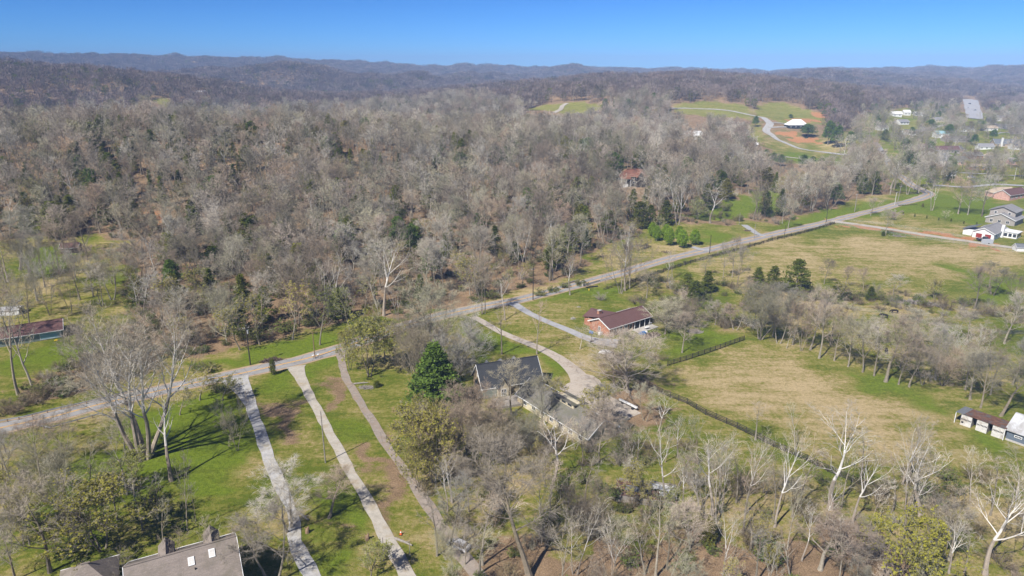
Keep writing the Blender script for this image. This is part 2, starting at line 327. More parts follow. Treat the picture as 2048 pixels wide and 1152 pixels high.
def strip(name, ctr, w, z, mat, ns=4, offs=0.0, jag=0.0, parent=None, kind='structure', label=None):
    rows = strip_rows(ctr, w, ns, offs, jag); vs = []; fs = []
    for row in rows:
        for p in row: vs.append((p.x, p.y, float(ground(p.x, p.y)) + z))
    for i in range(len(rows) - 1):
        for k in range(ns):
            a = i * (ns + 1) + k; fs.append((a, a + 1, a + ns + 2, a + ns + 1))
    mb = MB(); mb.v = vs; mb.f = fs; o = mb.build(name, mat, parent)
    if o.data.polygons[0].normal.z < 0: o.data.flip_normals()
    if kind and not parent: o['kind'] = kind
    return o
def patch(name, pts, z, mat):
    P = [G(*p) for p in pts]; mb = MB(); mb.add([(p.x, p.y, float(ground(p.x, p.y)) + z) for p in P], [tuple(range(len(P)))]); o = mb.build(name, mat)
    if o.data.polygons[0].normal.z < 0: o.data.flip_normals()
    o['kind'] = 'structure'; return o
def road_mat(name, c0, c1, scale=0.5, rough=0.9, cracks=0.0, track=None):
    m, nt, b = new_mat(name, rough, 0.15); g = nt.nodes.new('ShaderNodeNewGeometry').outputs['Position']
    a = noise(nt, g, scale, 5, 0.7); f = noise(nt, g, 7.0, 3, 0.8)
    c = ramp(nt, a, [(0.3, c0), (0.7, c1)]); c = mixc(nt, 1.0, c, ramp(nt, f, [(0.25, (0.78,) * 3), (0.75, (1.18,) * 3)]), 'MULTIPLY')
    if track: c = mixc(nt, ramp(nt, noise(nt, g, 0.25, 5, 0.75), [(0.5, (0, 0, 0)), (0.66, (0.8,) * 3)]), c, track)
    if cracks:
        vo = nt.nodes.new('ShaderNodeTexVoronoi'); vo.feature = 'DISTANCE_TO_EDGE'; vo.inputs['Scale'].default_value = 0.22; nt.links.new(g, vo.inputs['Vector'])
        c = mixc(nt, ramp(nt, vo.outputs['Distance'], [(0.0, (cracks,) * 3), (0.02, (0, 0, 0))]), c, (0.05, 0.045, 0.04))
    nt.links.new(c, b.inputs['Base Color']); bump(nt, b, f, 0.3, 0.05); return m
M_asphalt = road_mat('worn_asphalt', (0.26, 0.255, 0.25), (0.345, 0.335, 0.33), 0.3, cracks=0.5)
M_gravel = road_mat('pale_gravel', (0.34, 0.335, 0.33), (0.50, 0.49, 0.475), 0.9, track=(0.30, 0.26, 0.18))
M_gravel2 = road_mat('tan_gravel', (0.36, 0.33, 0.28), (0.50, 0.46, 0.40), 0.7, track=(0.34, 0.27, 0.17))
M_oldpave = road_mat('old_brown_asphalt', (0.25, 0.21, 0.18), (0.35, 0.30, 0.255), 0.6, cracks=0.4, track=(0.30, 0.22, 0.15))
M_concrete = road_mat('stained_concrete', (0.36, 0.31, 0.26), (0.56, 0.50, 0.43), 0.25, cracks=0.25, track=(0.25, 0.19, 0.14))
M_drivegrey = road_mat('grey_drive', (0.30, 0.30, 0.31), (0.42, 0.42, 0.43), 0.5)
M_dirt = road_mat('bare_dirt', (0.34, 0.24, 0.15), (0.46, 0.35, 0.24), 0.5)
M_line = plain('road_line_paint', (0.70, 0.38, 0.07), 0.7, 0.15, 2.0)
M_joint = plain('joint_filler', (0.16, 0.13, 0.11), 0.9)

MAIN = [(-160, 893), (-60, 870), (30, 850), (110, 833), (200, 809), (300, 786), (400, 764), (480, 748), (560, 730), (612, 718), (660, 704), (720, 684), (780, 662), (850, 640), (920, 623), (980, 611), (1030, 602), (1100, 584), (1160, 569), (1220, 553), (1280, 535), (1350, 515), (1420, 499), (1480, 484), (1540, 470), (1600, 457), (1660, 443), (1720, 428), (1780, 413), (1822, 402), (1848, 394), (1858, 388), (1845, 380), (1822, 370), (1800, 352), (1786, 340), (1776, 322), (1762, 303), (1750, 284)]
main_pts = resample([G(*p) for p in MAIN], 5)
road = strip('road', main_pts, 5.3, 0.07, M_asphalt, 4, jag=0.2)
i_end = int(len(main_pts) * 0.80)
for o_ in (-0.17, 0.17): strip('centre_line', main_pts[:i_end], 0.2, 0.078, M_line, 1, offs=o_, parent=road)
strip('verge', main_pts[:i_end], 6.9, 0.03, M_dirt, 2, jag=0.5)
def drive(name, pts, w, z, mat, step=3, jag=0.2, ns=4):
    c = resample([G(p[0], p[1]) for p in pts], step)
    if hasattr(w, '__len__'):
        n = len(c); xs = np.linspace(0, len(w) - 1, n); w = list(np.interp(xs, np.arange(len(w)), w))
    return strip(name, c, w, z, mat, ns, jag=jag)
drive('gravel_driveway', [(468, 757), (482, 775), (497, 800), (516, 855), (533, 905), (556, 965), (581, 1014), (589, 1050), (590, 1085), (606, 1118), (626, 1156), (650, 1200), (672, 1250)], [7, 4.2, 2.6, 2.3, 2.4, 2.4, 2.4, 1.7, 2.1, 2.3, 2.4, 2.4, 2.4], 0.085, M_gravel)
drive('lane', [(592, 733), (596, 745), (612, 778), (638, 828), (660, 868), (684, 914), (712, 964), (742, 1014), (766, 1064), (794, 1114), (815, 1152), (850, 1220), (880, 1280)], [5, 3.2, 2.3, 2.1, 2.05, 2.0, 2.0, 2.1, 2.2, 2.3, 2.4, 2.4, 2.4], 0.09, M_gravel2)
drive('old_driveway', [(682, 703), (682, 715), (691, 755), (720, 805), (738, 832), (757, 866), (792, 918), (812, 945), (857, 1014), (905, 1085), (955, 1152), (1000, 1220)], [3, 2.0, 1.9, 1.9, 1.9, 1.9, 1.8, 1.9, 2, 2.2, 2.6, 2.6], 0.09, M_oldpave, jag=0.25)
cd = drive('concrete_driveway', [(945, 634), (962, 642), (1000, 664), (1040, 681), (1080, 697), (1116, 716), (1142, 736), (1160, 758), (1168, 782), (1178, 800)], [2.8, 2.5, 2.5, 2.7, 3.0, 3.6, 4.6, 6.2, 6], 0.086, M_concrete, jag=0.02)
pad = patch('parking_pad', [(1113, 776), (1140, 766), (1152, 745), (1186, 752), (1200, 762), (1215, 790), (1283, 827), (1232, 848), (1212, 842), (1170, 806), (1140, 790)], 0.094, M_concrete)
cc = resample([G(*p) for p in [(1080, 697), (1116, 716), (1142, 736), (1160, 758)]], 4)
for i in range(1, len(cc) - 1, 1):
    t = (cc[i + 1] - cc[i - 1]).normalized(); n_ = Vector((-t.y, t.x, 0)); a = cc[i] - n_ * 1.5; b2 = cc[i] + n_ * 1.5
    MB().box(((a.x + b2.x) / 2, (a.y + b2.y) / 2, 0.0915), (3.0, 0.06, 0.004), math.atan2(n_.y, n_.x)).build('joint', M_joint, cd)
drive('asphalt_driveway', [(1022, 606), (1034, 612), (1060, 628), (1100, 646), (1140, 662), (1175, 677), (1205, 684), (1235, 688)], [4, 3, 2.7, 2.6, 2.8, 3.2, 5, 6.5], 0.088, M_drivegrey, jag=0.08)
drive('side_driveway', [(1418, 501), (1402, 499), (1384, 494)], 3.2, 0.088, M_drivegrey)
drive('side_lane', [(1530, 472), (1515, 468), (1500, 458), (1488, 450)], 3.2, 0.088, M_drivegrey)
drive('house_lane', [(1662, 442), (1720, 450), (1786, 460), (1860, 472), (1930, 482), (1990, 491), (2060, 500)], 4.6, 0.088, M_gravel2, 6)
drive('hill_road', [(1180, 235), (1230, 226), (1290, 219), (1356, 217), (1425, 219), (1480, 226), (1512, 233), (1532, 240), (1540, 248), (1532, 262), (1545, 272), (1565, 284), (1600, 298), (1640, 304), (1690, 310), (1740, 318), (1776, 324)], [2, 2.5, 3, 3, 3, 3.5, 4.5, 7, 9, 8, 5, 4.5, 4.5, 4, 3.5, 3.5], 0.35, M_gravel, 8)
drive('clay_house_driveway', [(1545, 246), (1580, 249), (1612, 256)], 4, 0.45, M_gravel, 8)
drive('clay_house_driveway', [(1540, 256), (1560, 255), (1578, 255)], 4, 0.5, M_gravel, 8)
drive('meadow_path', [(1560, 313), (1620, 320), (1700, 325)], 3, 0.3, M_gravel2, 8)
drive('hilltop_track', [(1108, 226), (1120, 220), (1125, 212), (1135, 207)], 6, 0.4, M_gravel2, 8)
drive('wood_track', [(930, 452), (980, 447), (1020, 444)], 3, 0.2, M_gravel2, 8)
drive('highway', [(1950, 238), (1947, 225), (1944, 212), (1941, 199)], [21, 23, 26, 30], 0.6, road_mat('highway_paving', (0.34, 0.335, 0.34), (0.43, 0.425, 0.43), 0.2), 10)
for k, (a_, b_, w_) in enumerate((((1990, 268), (2048, 262), 5), ((1700, 318), (1740, 322), 5), ((1780, 335), (1990, 330), 4), ((1870, 372), (2048, 372), 4), ((1900, 345), (2048, 352), 4), ((1840, 262), (1890, 250), 5), ((1980, 246), (2060, 258), 14), ((1700, 296), (1735, 300), 8), ((1880, 330), (1900, 332), 6))):
    drive('street', [a_, ((a_[0] + b_[0]) / 2, (a_[1] + b_[1]) / 2), b_], w_, 0.25, M_drivegrey, 8)
# ------------------------------------------------------------------ tree materials
def tree_mat(name, stops, rough=0.9, transl=0.0, pos_scale=0.0, vr=(0.78, 1.2)):
    """stops: colours picked per tree (object random); brightness varies per tree"""
    m, nt, b = new_mat(name, rough, 0.1); oi = nt.nodes.new('ShaderNodeObjectInfo'); rnd = oi.outputs['Random']
    c = ramp(nt, rnd, [(i / max(1, len(stops) - 1), s) for i, s in enumerate(stops)])
    r2 = mth(nt, 'FRACT', mth(nt, 'MULTIPLY', rnd, 17.31)); v = mth(nt, 'MULTIPLY_ADD', r2, vr[1] - vr[0], vr[0])
    c = mixc(nt, 1.0, c, v, 'MULTIPLY')
    if pos_scale:
        g = nt.nodes.new('ShaderNodeTexCoord').outputs['Object']; c = mixc(nt, 1.0, c, ramp(nt, noise(nt, g, pos_scale, 3, 0.7), [(0.3, (0.7,) * 3), (0.7, (1.25,) * 3)]), 'MULTIPLY')
    nt.links.new(c, b.inputs['Base Color'])
    if transl:
        tr = nt.nodes.new('ShaderNodeBsdfTranslucent'); nt.links.new(c, tr.inputs[0]); mx = nt.nodes.new('ShaderNodeMixShader'); mx.inputs[0].default_value = transl
        nt.links.new(b.outputs[0], mx.inputs[1]); nt.links.new(tr.outputs[0], mx.inputs[2]); nt.links.new(mx.outputs[0], nt.nodes['Material Output'].inputs['Surface'])
    return m
M_bark = tree_mat('grey_bark', [(0.198, 0.169, 0.126), (0.302, 0.267, 0.209), (0.244, 0.203, 0.146), (0.372, 0.337, 0.272)], pos_scale=1.2)
M_twig = tree_mat('bare_twigs', [(0.298, 0.250, 0.186), (0.422, 0.385, 0.317), (0.317, 0.245, 0.172), (0.480, 0.450, 0.382), (0.384, 0.285, 0.210), (0.317, 0.300, 0.210), (0.403, 0.370, 0.252), (0.384, 0.360, 0.307)], vr=(0.55, 1.32))
M_darktwig = tree_mat('dark_brush', [(0.160, 0.125, 0.081), (0.230, 0.185, 0.128), (0.200, 0.160, 0.085), (0.260, 0.220, 0.162)])
M_sybark = tree_mat('white_sycamore_bark', [(0.62, 0.58, 0.52), (0.74, 0.71, 0.66)], pos_scale=0.7, vr=(0.85, 1.05))
M_sylow = tree_mat('flaky_sycamore_bark', [(0.30, 0.25, 0.20), (0.36, 0.31, 0.26)], pos_scale=0.9)
M_sytwig = tree_mat('sycamore_twigs', [(0.400, 0.345, 0.261), (0.460, 0.420, 0.342), (0.380, 0.310, 0.225)])
M_bud = tree_mat('budding_leaves', [(0.297, 0.280, 0.046), (0.392, 0.351, 0.078), (0.270, 0.299, 0.058)], transl=0.3, pos_scale=1.0)
M_leaf = tree_mat('fresh_leaves', [(0.20, 0.32, 0.02), (0.24, 0.35, 0.025)], transl=0.3, pos_scale=1.0, vr=(.9, 1.1))
M_yleaf = tree_mat('yellow_green_leaves', [(0.30, 0.30, 0.035), (0.36, 0.34, 0.05)], transl=0.3, pos_scale=1.2, vr=(.9, 1.1))
M_cedar = tree_mat('cedar_foliage', [(0.10, 0.13, 0.018), (0.17, 0.185, 0.025), (0.11, 0.15, 0.022), (0.22, 0.20, 0.03)], transl=0.3, pos_scale=0.9)
M_pine = tree_mat('pine_needles', [(0.13, 0.20, 0.035), (0.145, 0.22, 0.04)], transl=0.3, pos_scale=0.8, vr=(.95, 1.05))
M_red = tree_mat('redbud_blossom', [(0.36, 0.22, 0.34), (0.34, 0.20, 0.31)], transl=0.2, vr=(.95, 1.05))
M_shrubg = tree_mat('green_undergrowth', [(0.10, 0.15, 0.03), (0.15, 0.185, 0.04), (0.19, 0.20, 0.06)], transl=0.2, pos_scale=1.3)

UP = np.array([0, 0, 1.0])
def nrm(v): return v / (math.sqrt(v @ v) + 1e-9)
class TreeMesh:
    def __init__(s): s.tv = []; s.tf = []; s.tmat = []; s.cv = []; s.cf = []; s.cmat = []
    def tube(s, pts, rad, n, crown=False, mat=0):
        V, Fc, Mt = (s.cv, s.cf, s.cmat) if crown else (s.tv, s.tf, s.tmat)
        base = len(V)
        for i, p in enumerate(pts):
            t = nrm(pts[min(i + 1, len(pts) - 1)] - pts[max(i - 1, 0)]); a = nrm(np.cross(t, (0.31, 0.92, 0.17))); b = np.cross(t, a)
            for k in range(n):
                an = 6.28318 * k / n; V.append(p + (a * math.cos(an) + b * math.sin(an)) * rad[i])
        for i in range(len(pts) - 1):
            mi = mat(i / (len(pts) - 1)) if callable(mat) else mat
            for k in range(n):
                q = (base + i * n + k, base + i * n + (k + 1) % n, base + (i + 1) * n + (k + 1) % n, base + (i + 1) * n + k)
                Fc.append(q); Mt.append(mi)
    def twig(s, p, d, L, w, rs, mat=0):
        a = nrm(np.cross(d, rs.normal(size=3))) * w * 0.5; n = len(s.cv); mid = p + d * L * 0.5 + rs.normal(size=3) * L * 0.08; tip = p + d * L + UP * L * 0.1
        s.cv += [p - a, p + a, mid + a * 0.7, mid - a * 0.7, tip]; s.cf += [(n, n + 1, n + 2, n + 3), (n + 3, n + 2, n + 4)]; s.cmat += [mat, mat]
    def leaf(s, p, size, rs, mat=1):
        n = len(s.cv); a = rs.normal(size=3); a = nrm(a) * size; b = nrm(np.cross(a, rs.normal(size=3))) * size * 0.7
        s.cv += [p - a * 0.5 - b * 0.4, p + a * 0.5 - b * 0.4, p + b * 0.6]; s.cf.append((n, n + 1, n + 2)); s.cmat.append(mat)
    def meshes(s, name, tmats, cmats):
        out = []
        for V, Fc, Mt, mats, nm in ((s.tv, s.tf, s.tmat, tmats, '_trunk'), (s.cv, s.cf, s.cmat, cmats, '_crown')):
            m = bpy.data.meshes.new(name + nm); m.from_pydata([tuple(v) for v in V], [], Fc)
            for mt in mats: m.materials.append(mt)
            m.polygons.foreach_set('material_index', Mt); m.update(); out.append(m)
        return out
    def joined(s, name, tmats, cmats):
        n = len(s.tv); m = bpy.data.meshes.new(name); m.from_pydata([tuple(v) for v in s.tv + s.cv], [], s.tf + [tuple(i + n for i in f) for f in s.cf])
        for mt in tmats + cmats: m.materials.append(mt)
        m.polygons.foreach_set('material_index', s.tmat + [k + len(tmats) for k in s.cmat]); m.update(); return m
def along(pts, rad, t):
    x = t * (len(pts) - 1); i = min(int(x), len(pts) - 2); f = x - i
    return pts[i] * (1 - f) + pts[i + 1] * f, nrm(pts[i + 1] - pts[i]), rad[i] * (1 - f) + rad[i + 1] * f
def side_dir(d, ang, azm, rs):
    a = nrm(np.cross(d, (0.3, 0.8, 0.52))); b = np.cross(d, a); s_ = a * math.cos(azm) + b * math.sin(azm)
    return nrm(d * math.cos(ang) + s_ * math.sin(ang))
def branch(p, d, L, r, n, wob, up, rs, taper=0.9):
    pts = [p]; rad = [r]
    for i in range(n):
        d = nrm(d + rs.normal(size=3) * wob + UP * up); p = p + d * L / n; pts.append(p); rad.append(max(0.012, r * (1 - (i + 1) / n * taper)))
    return pts, rad
def bare(seed, H=20.0, spread=0.42, stems=1, fork=0.28, limbs=13, subs=6, ntw=6, nbr=6, tw=0.05, lean=0.0, up0=0.04, r0=None, syc=False, leaf=0, lsize=0.3, tsz=1.0, fan=0.0, twl=1.0, limb_ang=(0.95, 0.45), flat=1.0):
    rs = np.random.RandomState(seed); T = TreeMesh(); r0 = r0 or H * 0.014
    lowmat = (lambda t: 0 if t > 0.35 else 1) if syc else 0
    for st in range(stems):
        az0 = 6.283 * st / max(1, stems) + rs.rand() * 0.8; tilt = fan * (0.6 + 0.6 * rs.rand()) if stems > 1 else lean
        d = nrm(np.array([math.cos(az0) * tilt, math.sin(az0) * tilt, 1.0])); p0 = np.array([math.cos(az0), math.sin(az0), 0]) * (r0 * 1.5 if stems > 1 else 0)
        Hs = H * (0.93 if stems == 1 else 0.8 + 0.15 * rs.rand())
        pts, rad = branch(p0 - np.array([0, 0, 0.3]), d, Hs, r0 * (1 if stems == 1 else 0.7), 9, 0.055, 0.02, rs, 0.96)
        rad[0] *= 1.35
        T.tube(pts, rad, 7, mat=lowmat)
        nl = limbs if stems == 1 else max(5, limbs // 2)
        for k in range(nl):
            t = fork + (0.97 - fork) * ((k + rs.rand() * 0.7) / nl) ** 0.9; q, dd, rq = along(pts, rad, t)
            sh = math.sin(math.pi * min(1, 0.30 + 0.62 * (t - fork) / (1 - fork))) ** 0.8
            L = H * spread * sh * (0.75 + 0.5 * rs.rand()); ang = limb_ang[0] * (1 - t) + limb_ang[1] * t + rs.normal() * 0.12
            bd = side_dir(dd, ang * flat, k * 2.4 + rs.rand(), rs)
            bp, br = branch(q, bd, L, max(rq * 0.62, 0.03), 6, 0.10, 0.07 + up0, rs)
            T.tube(bp, br, 4, mat=0)
            for j in range(subs):
                t2 = 0.25 + 0.75 * (j + rs.rand() * 0.8) / subs; q2, d2, r2 = along(bp, br, min(t2, 0.99))
                L2 = L * 0.5 * (1.15 - 0.6 * t2) * (0.7 + 0.6 * rs.rand()); b2, rr2 = branch(q2, side_dir(d2, 0.62 + rs.normal() * .15, j * 2.4 + rs.rand() * 2, rs), L2, max(r2 * 0.6, tw * 0.5), 3, 0.12, 0.10, rs)
                T.tube(b2, [max(x, tw * 0.45) for x in rr2], 3, crown=True, mat=1 if syc and t2 < .55 else 0)
                for i in range(nbr):
                    t3 = 0.15 + 0.85 * (i + rs.rand()) / nbr; q3, d3, r3 = along(b2, rr2, min(t3, 0.99)); L3 = max(0.5, L2 * 0.5 * (1.1 - .5 * t3)) * tsz; dd3 = side_dir(d3, 0.6, rs.rand() * 6.28, rs)
                    T.twig(q3, dd3, L3, tw * 1.1, rs)
                    for z in range(ntw):
                        q4 = q3 + dd3 * L3 * (0.2 + 0.8 * (z + rs.rand()) / ntw); d4 = side_dir(dd3, 0.55 + 0.3 * rs.rand(), rs.rand() * 6.28, rs); L4 = (0.5 + 0.7 * rs.rand()) * H / 20 * twl
                        n = len(T.cv); a = nrm(np.cross(d4, rs.normal(size=3))) * tw * 0.42; T.cv += [q4 - a, q4 + a, q4 + d4 * L4]; T.cf.append((n, n + 1, n + 2)); T.cmat.append(0)
                        if leaf and rs.rand() < leaf:
                            T.leaf(q4 + d4 * L4 * rs.rand(), lsize * (0.7 + 0.6 * rs.rand()), rs)
    return T
def cedar(seed, H=11.0, Rm=2.6, n=150, per=20, size=0.42, shape=0.75, lo=0.04, flat=False):
    rs = np.random.RandomState(seed); T = TreeMesh(); T.tube([np.array([0, 0, -0.3]), np.array([0, 0, H * .5]), np.array([0, 0, H * 0.97])], [H * 0.02, H * .012, .02], 6)
    lob = rs.rand(6) * 6.28
    for i in range(n):
        z = lo + (1 - lo) * ((i + rs.rand()) / n) ** 1.15; a = rs.rand() * 6.283; prof = ((1 - z) ** shape) * (0.35 + 0.65 * min(1, z / 0.16)) * (1 + 0.16 * math.sin(3 * a + lob[0]) + 0.12 * math.sin(z * 17 + lob[1] + a))
        rad = Rm * prof * (0.75 + 0.35 * rs.rand()); o = np.array([math.cos(a), math.sin(a), 0]); tip = o * rad + UP * (z * H + rad * (0.25 if not flat else 0.05)); basep = UP * (z * H - rad * 0.1)
        T.twig(basep, nrm(tip - basep), np.linalg.norm(tip - basep), 0.05, rs, 1)
        for k in range(per):
            f = 0.35 + 0.7 * rs.rand() ** 0.6; c = basep * (1 - f) + tip * f + rs.normal(size=3) * size * (0.55 if not flat else 0.45) * np.array([1, 1, .8 if not flat else .35]); T.leaf(c, size * (0.6 + 0.7 * rs.rand()), rs, 0)
    T.cmat = [0 if x == 0 else 1 for x in T.cmat]; return T
def oval(seed, H=7, Rm=2.3, z0=0.2, n=260, per=14, size=0.36):
    rs = np.random.RandomState(seed); T = TreeMesh(); T.tube([np.array([0, 0, -0.3]), np.array([0, 0, H * .5]), np.array([0, 0, H * 0.9])], [.16, .1, .03], 6)
    ph = rs.rand(8) * 6.28
    for i in range(n):
        z = (i + rs.rand()) / n; a = i * 2.4 + rs.rand() * .6; prof = math.sin(math.pi * (0.10 + 0.86 * z)) ** 0.75 * (1 - 0.25 * z) * (1 + .11 * math.sin(4 * a + ph[0] + 9 * z) + .09 * math.sin(7 * a + ph[1]))
        rad = Rm * prof * (0.62 + 0.4 * rs.rand()); c0 = np.array([math.cos(a) * rad, math.sin(a) * rad, H * (z0 + (1 - z0) * z)])
        for k in range(per): T.leaf(c0 + rs.normal(size=3) * size * 0.9, size * (0.6 + .7 * rs.rand()), rs, 1)
        if i % 3 == 0: T.twig(UP * c0[2] * 0.8, nrm(c0 - UP * c0[2] * 0.8), np.linalg.norm(c0 - UP * c0[2] * .8) * 0.9, 0.05, rs, 0)
    return T
def whorl_pine(seed, H=14, Rm=4.6):
    rs = np.random.RandomState(seed); T = TreeMesh(); T.tube([np.array([0, 0, -0.3]), np.array([0.1, 0, H * .5]), np.array([0, 0, H * 0.98])], [.26, .16, .03], 7)
    for w in range(17):
        z = 0.07 + 0.9 * (w / 16); nb = 7 if z < .75 else 5
        for k in range(nb):
            a = k * 6.283 / nb + w * 0.7 + rs.rand() * .5; L = Rm * ((1 - z) ** 0.82) * (.75 + .4 * rs.rand()) * min(1, .6 + z * 3)
            if L < .3: continue
            o = np.array([math.cos(a), math.sin(a), 0.18]); q = UP * z * H; bp, br = branch(q, nrm(o), L, .06, 4, .08, .07, rs); T.tube(bp, br, 3, crown=True, mat=1)
            for j in range(int(27 * L / 3) + 6):
                t = .25 + .78 * rs.rand(); p, dd, _ = along(bp, br, min(.999, t)); sp_ = .55 * L * (1.1 - t) + .25
                c = p + np.array([rs.normal() * sp_ * .5, rs.normal() * sp_ * .5, rs.normal() * .16 + .1])
                for q_ in range(5): T.leaf(c + rs.normal(size=3) * .2, .42 * (.6 + .7 * rs.rand()), rs, 0)
    return T
def bush(seed, H=3.0, Rm=2.2, stems=14, per=16, tw=0.035, leaf=0.0, lsize=0.22):
    rs = np.random.RandomState(seed); T = TreeMesh()
    for i in range(stems):
        a = rs.rand() * 6.28; t = rs.rand() ** .6; d = nrm(np.array([math.cos(a) * t, math.sin(a) * t, .9 + .3 * rs.rand()])); L = H * (.75 + .4 * rs.rand()) * (1 - .25 * t)
        b, r = branch(np.array([math.cos(a), math.sin(a), 0]) * .3 * Rm * rs.rand() - UP * .2, nrm(d * np.array([Rm / H * 1.1, Rm / H * 1.1, 1])), L * 1.1, .05, 4, .12, .02, rs)
        T.tube(b, r, 3, mat=0)
        for j in range(per):
            q, dd, _ = along(b, r, .12 + .87 * rs.rand()); d2 = side_dir(dd, .5 + .5 * rs.rand(), rs.rand() * 6.28, rs); L2 = H * .28 * (.6 + .8 * rs.rand()); T.twig(q, d2, L2, tw, rs)
            for z in range(4):
                q4 = q + d2 * L2 * rs.rand(); d4 = side_dir(d2, .7, rs.rand() * 6.28, rs); n = len(T.cv); aa = nrm(np.cross(d4, rs.normal(size=3))) * tw * .45; T.cv += [q4 - aa, q4 + aa, q4 + d4 * H * .15]; T.cf.append((n, n + 1, n + 2)); T.cmat.append(0)
                if leaf and rs.rand() < leaf: T.leaf(q4 + d4 * H * .1, lsize * (.6 + .8 * rs.rand()), rs)
    return T

class Proto:
    def __init__(s, T, name, tmats, cmats):
        s.trunk, s.crown = T.meshes(name, tmats, cmats); V = np.array(T.cv); s.H = float(V[:, 2].max()); s.W = float(np.percentile(np.hypot(V[:, 0], V[:, 1]), 96) * 2); s.T = T; s.mats = (tmats, cmats); s.name = name; s._j = None
    def joined(s):
        if s._j is None: s._j = s.T.joined(s.name + '_whole', s.mats[0], s.mats[1])
        return s._j
P = {}
FN = dict(ntw=9, nbr=7, tw=.036, subs=7)
P['b'] = [Proto(bare(11, 20, .40, limbs=13, **FN), 'bare_a', [M_bark], [M_twig]), Proto(bare(12, 21, .34, fork=.35, limbs=12, up0=.10, **FN), 'bare_b', [M_bark], [M_twig]),
          Proto(bare(13, 18, .46, fork=.22, limbs=12, limb_ang=(1.1, .5), **FN), 'bare_c', [M_bark], [M_twig]), Proto(bare(14, 20, .36, stems=2, fan=.22, fork=.3, limbs=14, **FN), 'bare_d', [M_bark], [M_twig]),
          Proto(bare(15, 19, .42, fork=.3, limbs=11, lean=.12, **FN), 'bare_e', [M_bark], [M_twig]), Proto(bare(16, 22, .30, fork=.4, limbs=12, up0=.14, **FN), 'bare_f', [M_bark], [M_twig]),
          Proto(bare(17, 16, .50, stems=3, fan=.4, fork=.2, limbs=15, **FN), 'bare_g', [M_bark], [M_twig])]
P['bm'] = [Proto(bare(11, 20, .40, limbs=13, ntw=4, tw=.055), 'wood_a', [M_bark], [M_twig]), Proto(bare(12, 21, .34, fork=.35, limbs=12, up0=.10, ntw=4, tw=.055), 'wood_b', [M_bark], [M_twig]),
          Proto(bare(13, 18, .46, fork=.22, limbs=12, limb_ang=(1.1, .5), ntw=4, tw=.055), 'wood_c', [M_bark], [M_twig]), Proto(bare(14, 20, .36, stems=2, fan=.22, fork=.3, limbs=14, ntw=4, tw=.055), 'wood_d', [M_bark], [M_twig]),
          Proto(bare(15, 19, .42, fork=.3, limbs=11, lean=.12, ntw=4, tw=.055), 'wood_e', [M_bark], [M_twig]), Proto(bare(16, 22, .30, fork=.4, limbs=12, up0=.14, ntw=4, tw=.055), 'wood_f', [M_bark], [M_twig]),
          Proto(bare(17, 16, .50, stems=3, fan=.4, fork=.2, limbs=15, nbr=5, ntw=4, tw=.055), 'wood_g', [M_bark], [M_twig])]
P['f'] = [Proto(bare(18, 17, .46, stems=4, fan=.42, fork=.12, limbs=26, subs=8, nbr=8, ntw=9, tw=.03, limb_ang=(.85, .4)), 'dense_a', [M_bark], [M_twig]), Proto(bare(19, 18, .50, fork=.18, limbs=19, subs=8, nbr=8, ntw=9, tw=.03, limb_ang=(1.15, .45)), 'dense_b', [M_bark], [M_twig])]
P['t'] = [Proto(bare(31, 14, .28, fork=.35, limbs=9, subs=4, nbr=4, ntw=4, tw=.035, lean=.1), 'slim_a', [M_bark], [M_twig]), Proto(bare(32, 13, .34, fork=.3, limbs=9, subs=4, nbr=4, ntw=4, tw=.035), 'slim_b', [M_bark], [M_twig])]
sy = dict(syc=True, tw=.045, r0=.30)
P['s'] = [Proto(bare(21, 20, .40, fork=.42, limbs=9, subs=5, nbr=5, ntw=4, up0=.03, **sy), 'sycamore_a', [M_sybark, M_sylow], [M_sytwig, M_sybark]), Proto(bare(22, 20, .42, stems=2, fan=.25, fork=.35, limbs=12, subs=5, nbr=4, ntw=4, **sy), 'sycamore_b', [M_sybark, M_sylow], [M_sytwig, M_sybark]),
          Proto(bare(23, 20, .34, fork=.38, limbs=9, lean=.16, subs=5, nbr=4, ntw=3, **sy), 'sycamore_c', [M_sybark, M_sylow], [M_sytwig, M_sybark]), Proto(bare(24, 19, .36, fork=.5, limbs=8, subs=4, nbr=4, ntw=4, up0=.1, **sy), 'sycamore_d', [M_sybark, M_sylow], [M_sytwig, M_sybark])]
P['hero'] = [Proto(bare(47, 32, .29, stems=5, fan=.25, fork=.34, limbs=28, subs=7, nbr=6, ntw=6, tw=.04, syc=True, r0=.62, twl=.8, limb_ang=(.8, .4), up0=.08), 'giant_sycamore', [M_sybark, M_sylow], [M_sytwig, M_sybark])]
P['snag'] = [Proto(bare(44, 18, .24, fork=.5, limbs=10, subs=3, nbr=2, ntw=1, tw=.06, syc=True, r0=.42, limb_ang=(.9, .7)), 'snag', [M_sybark, M_sylow], [M_sytwig, M_sybark])]
P['y'] = [Proto(bare(51, 12, .50, stems=3, fan=.45, fork=.15, limbs=16, subs=6, nbr=6, ntw=7, tw=.035, leaf=.7, lsize=.3), 'budding_a', [M_bark], [M_twig, M_bud]), Proto(bare(52, 13, .44, fork=.2, limbs=14, subs=6, nbr=6, ntw=7, tw=.035, leaf=.7, lsize=.3), 'budding_b', [M_bark], [M_twig, M_bud])]
P['o'] = [Proto(bare(53, 15, .42, fork=.25, limbs=12, subs=5, nbr=5, ntw=5, tw=.05, leaf=.5, lsize=.36), 'olive_a', [M_bark], [M_twig, M_bud])]
P['g'] = [Proto(bare(55, 11, .52, stems=4, fan=.55, fork=.1, limbs=18, subs=5, nbr=5, ntw=6, tw=.03, leaf=.98, lsize=.34), 'leafy_a', [M_bark], [M_twig, M_yleaf])]
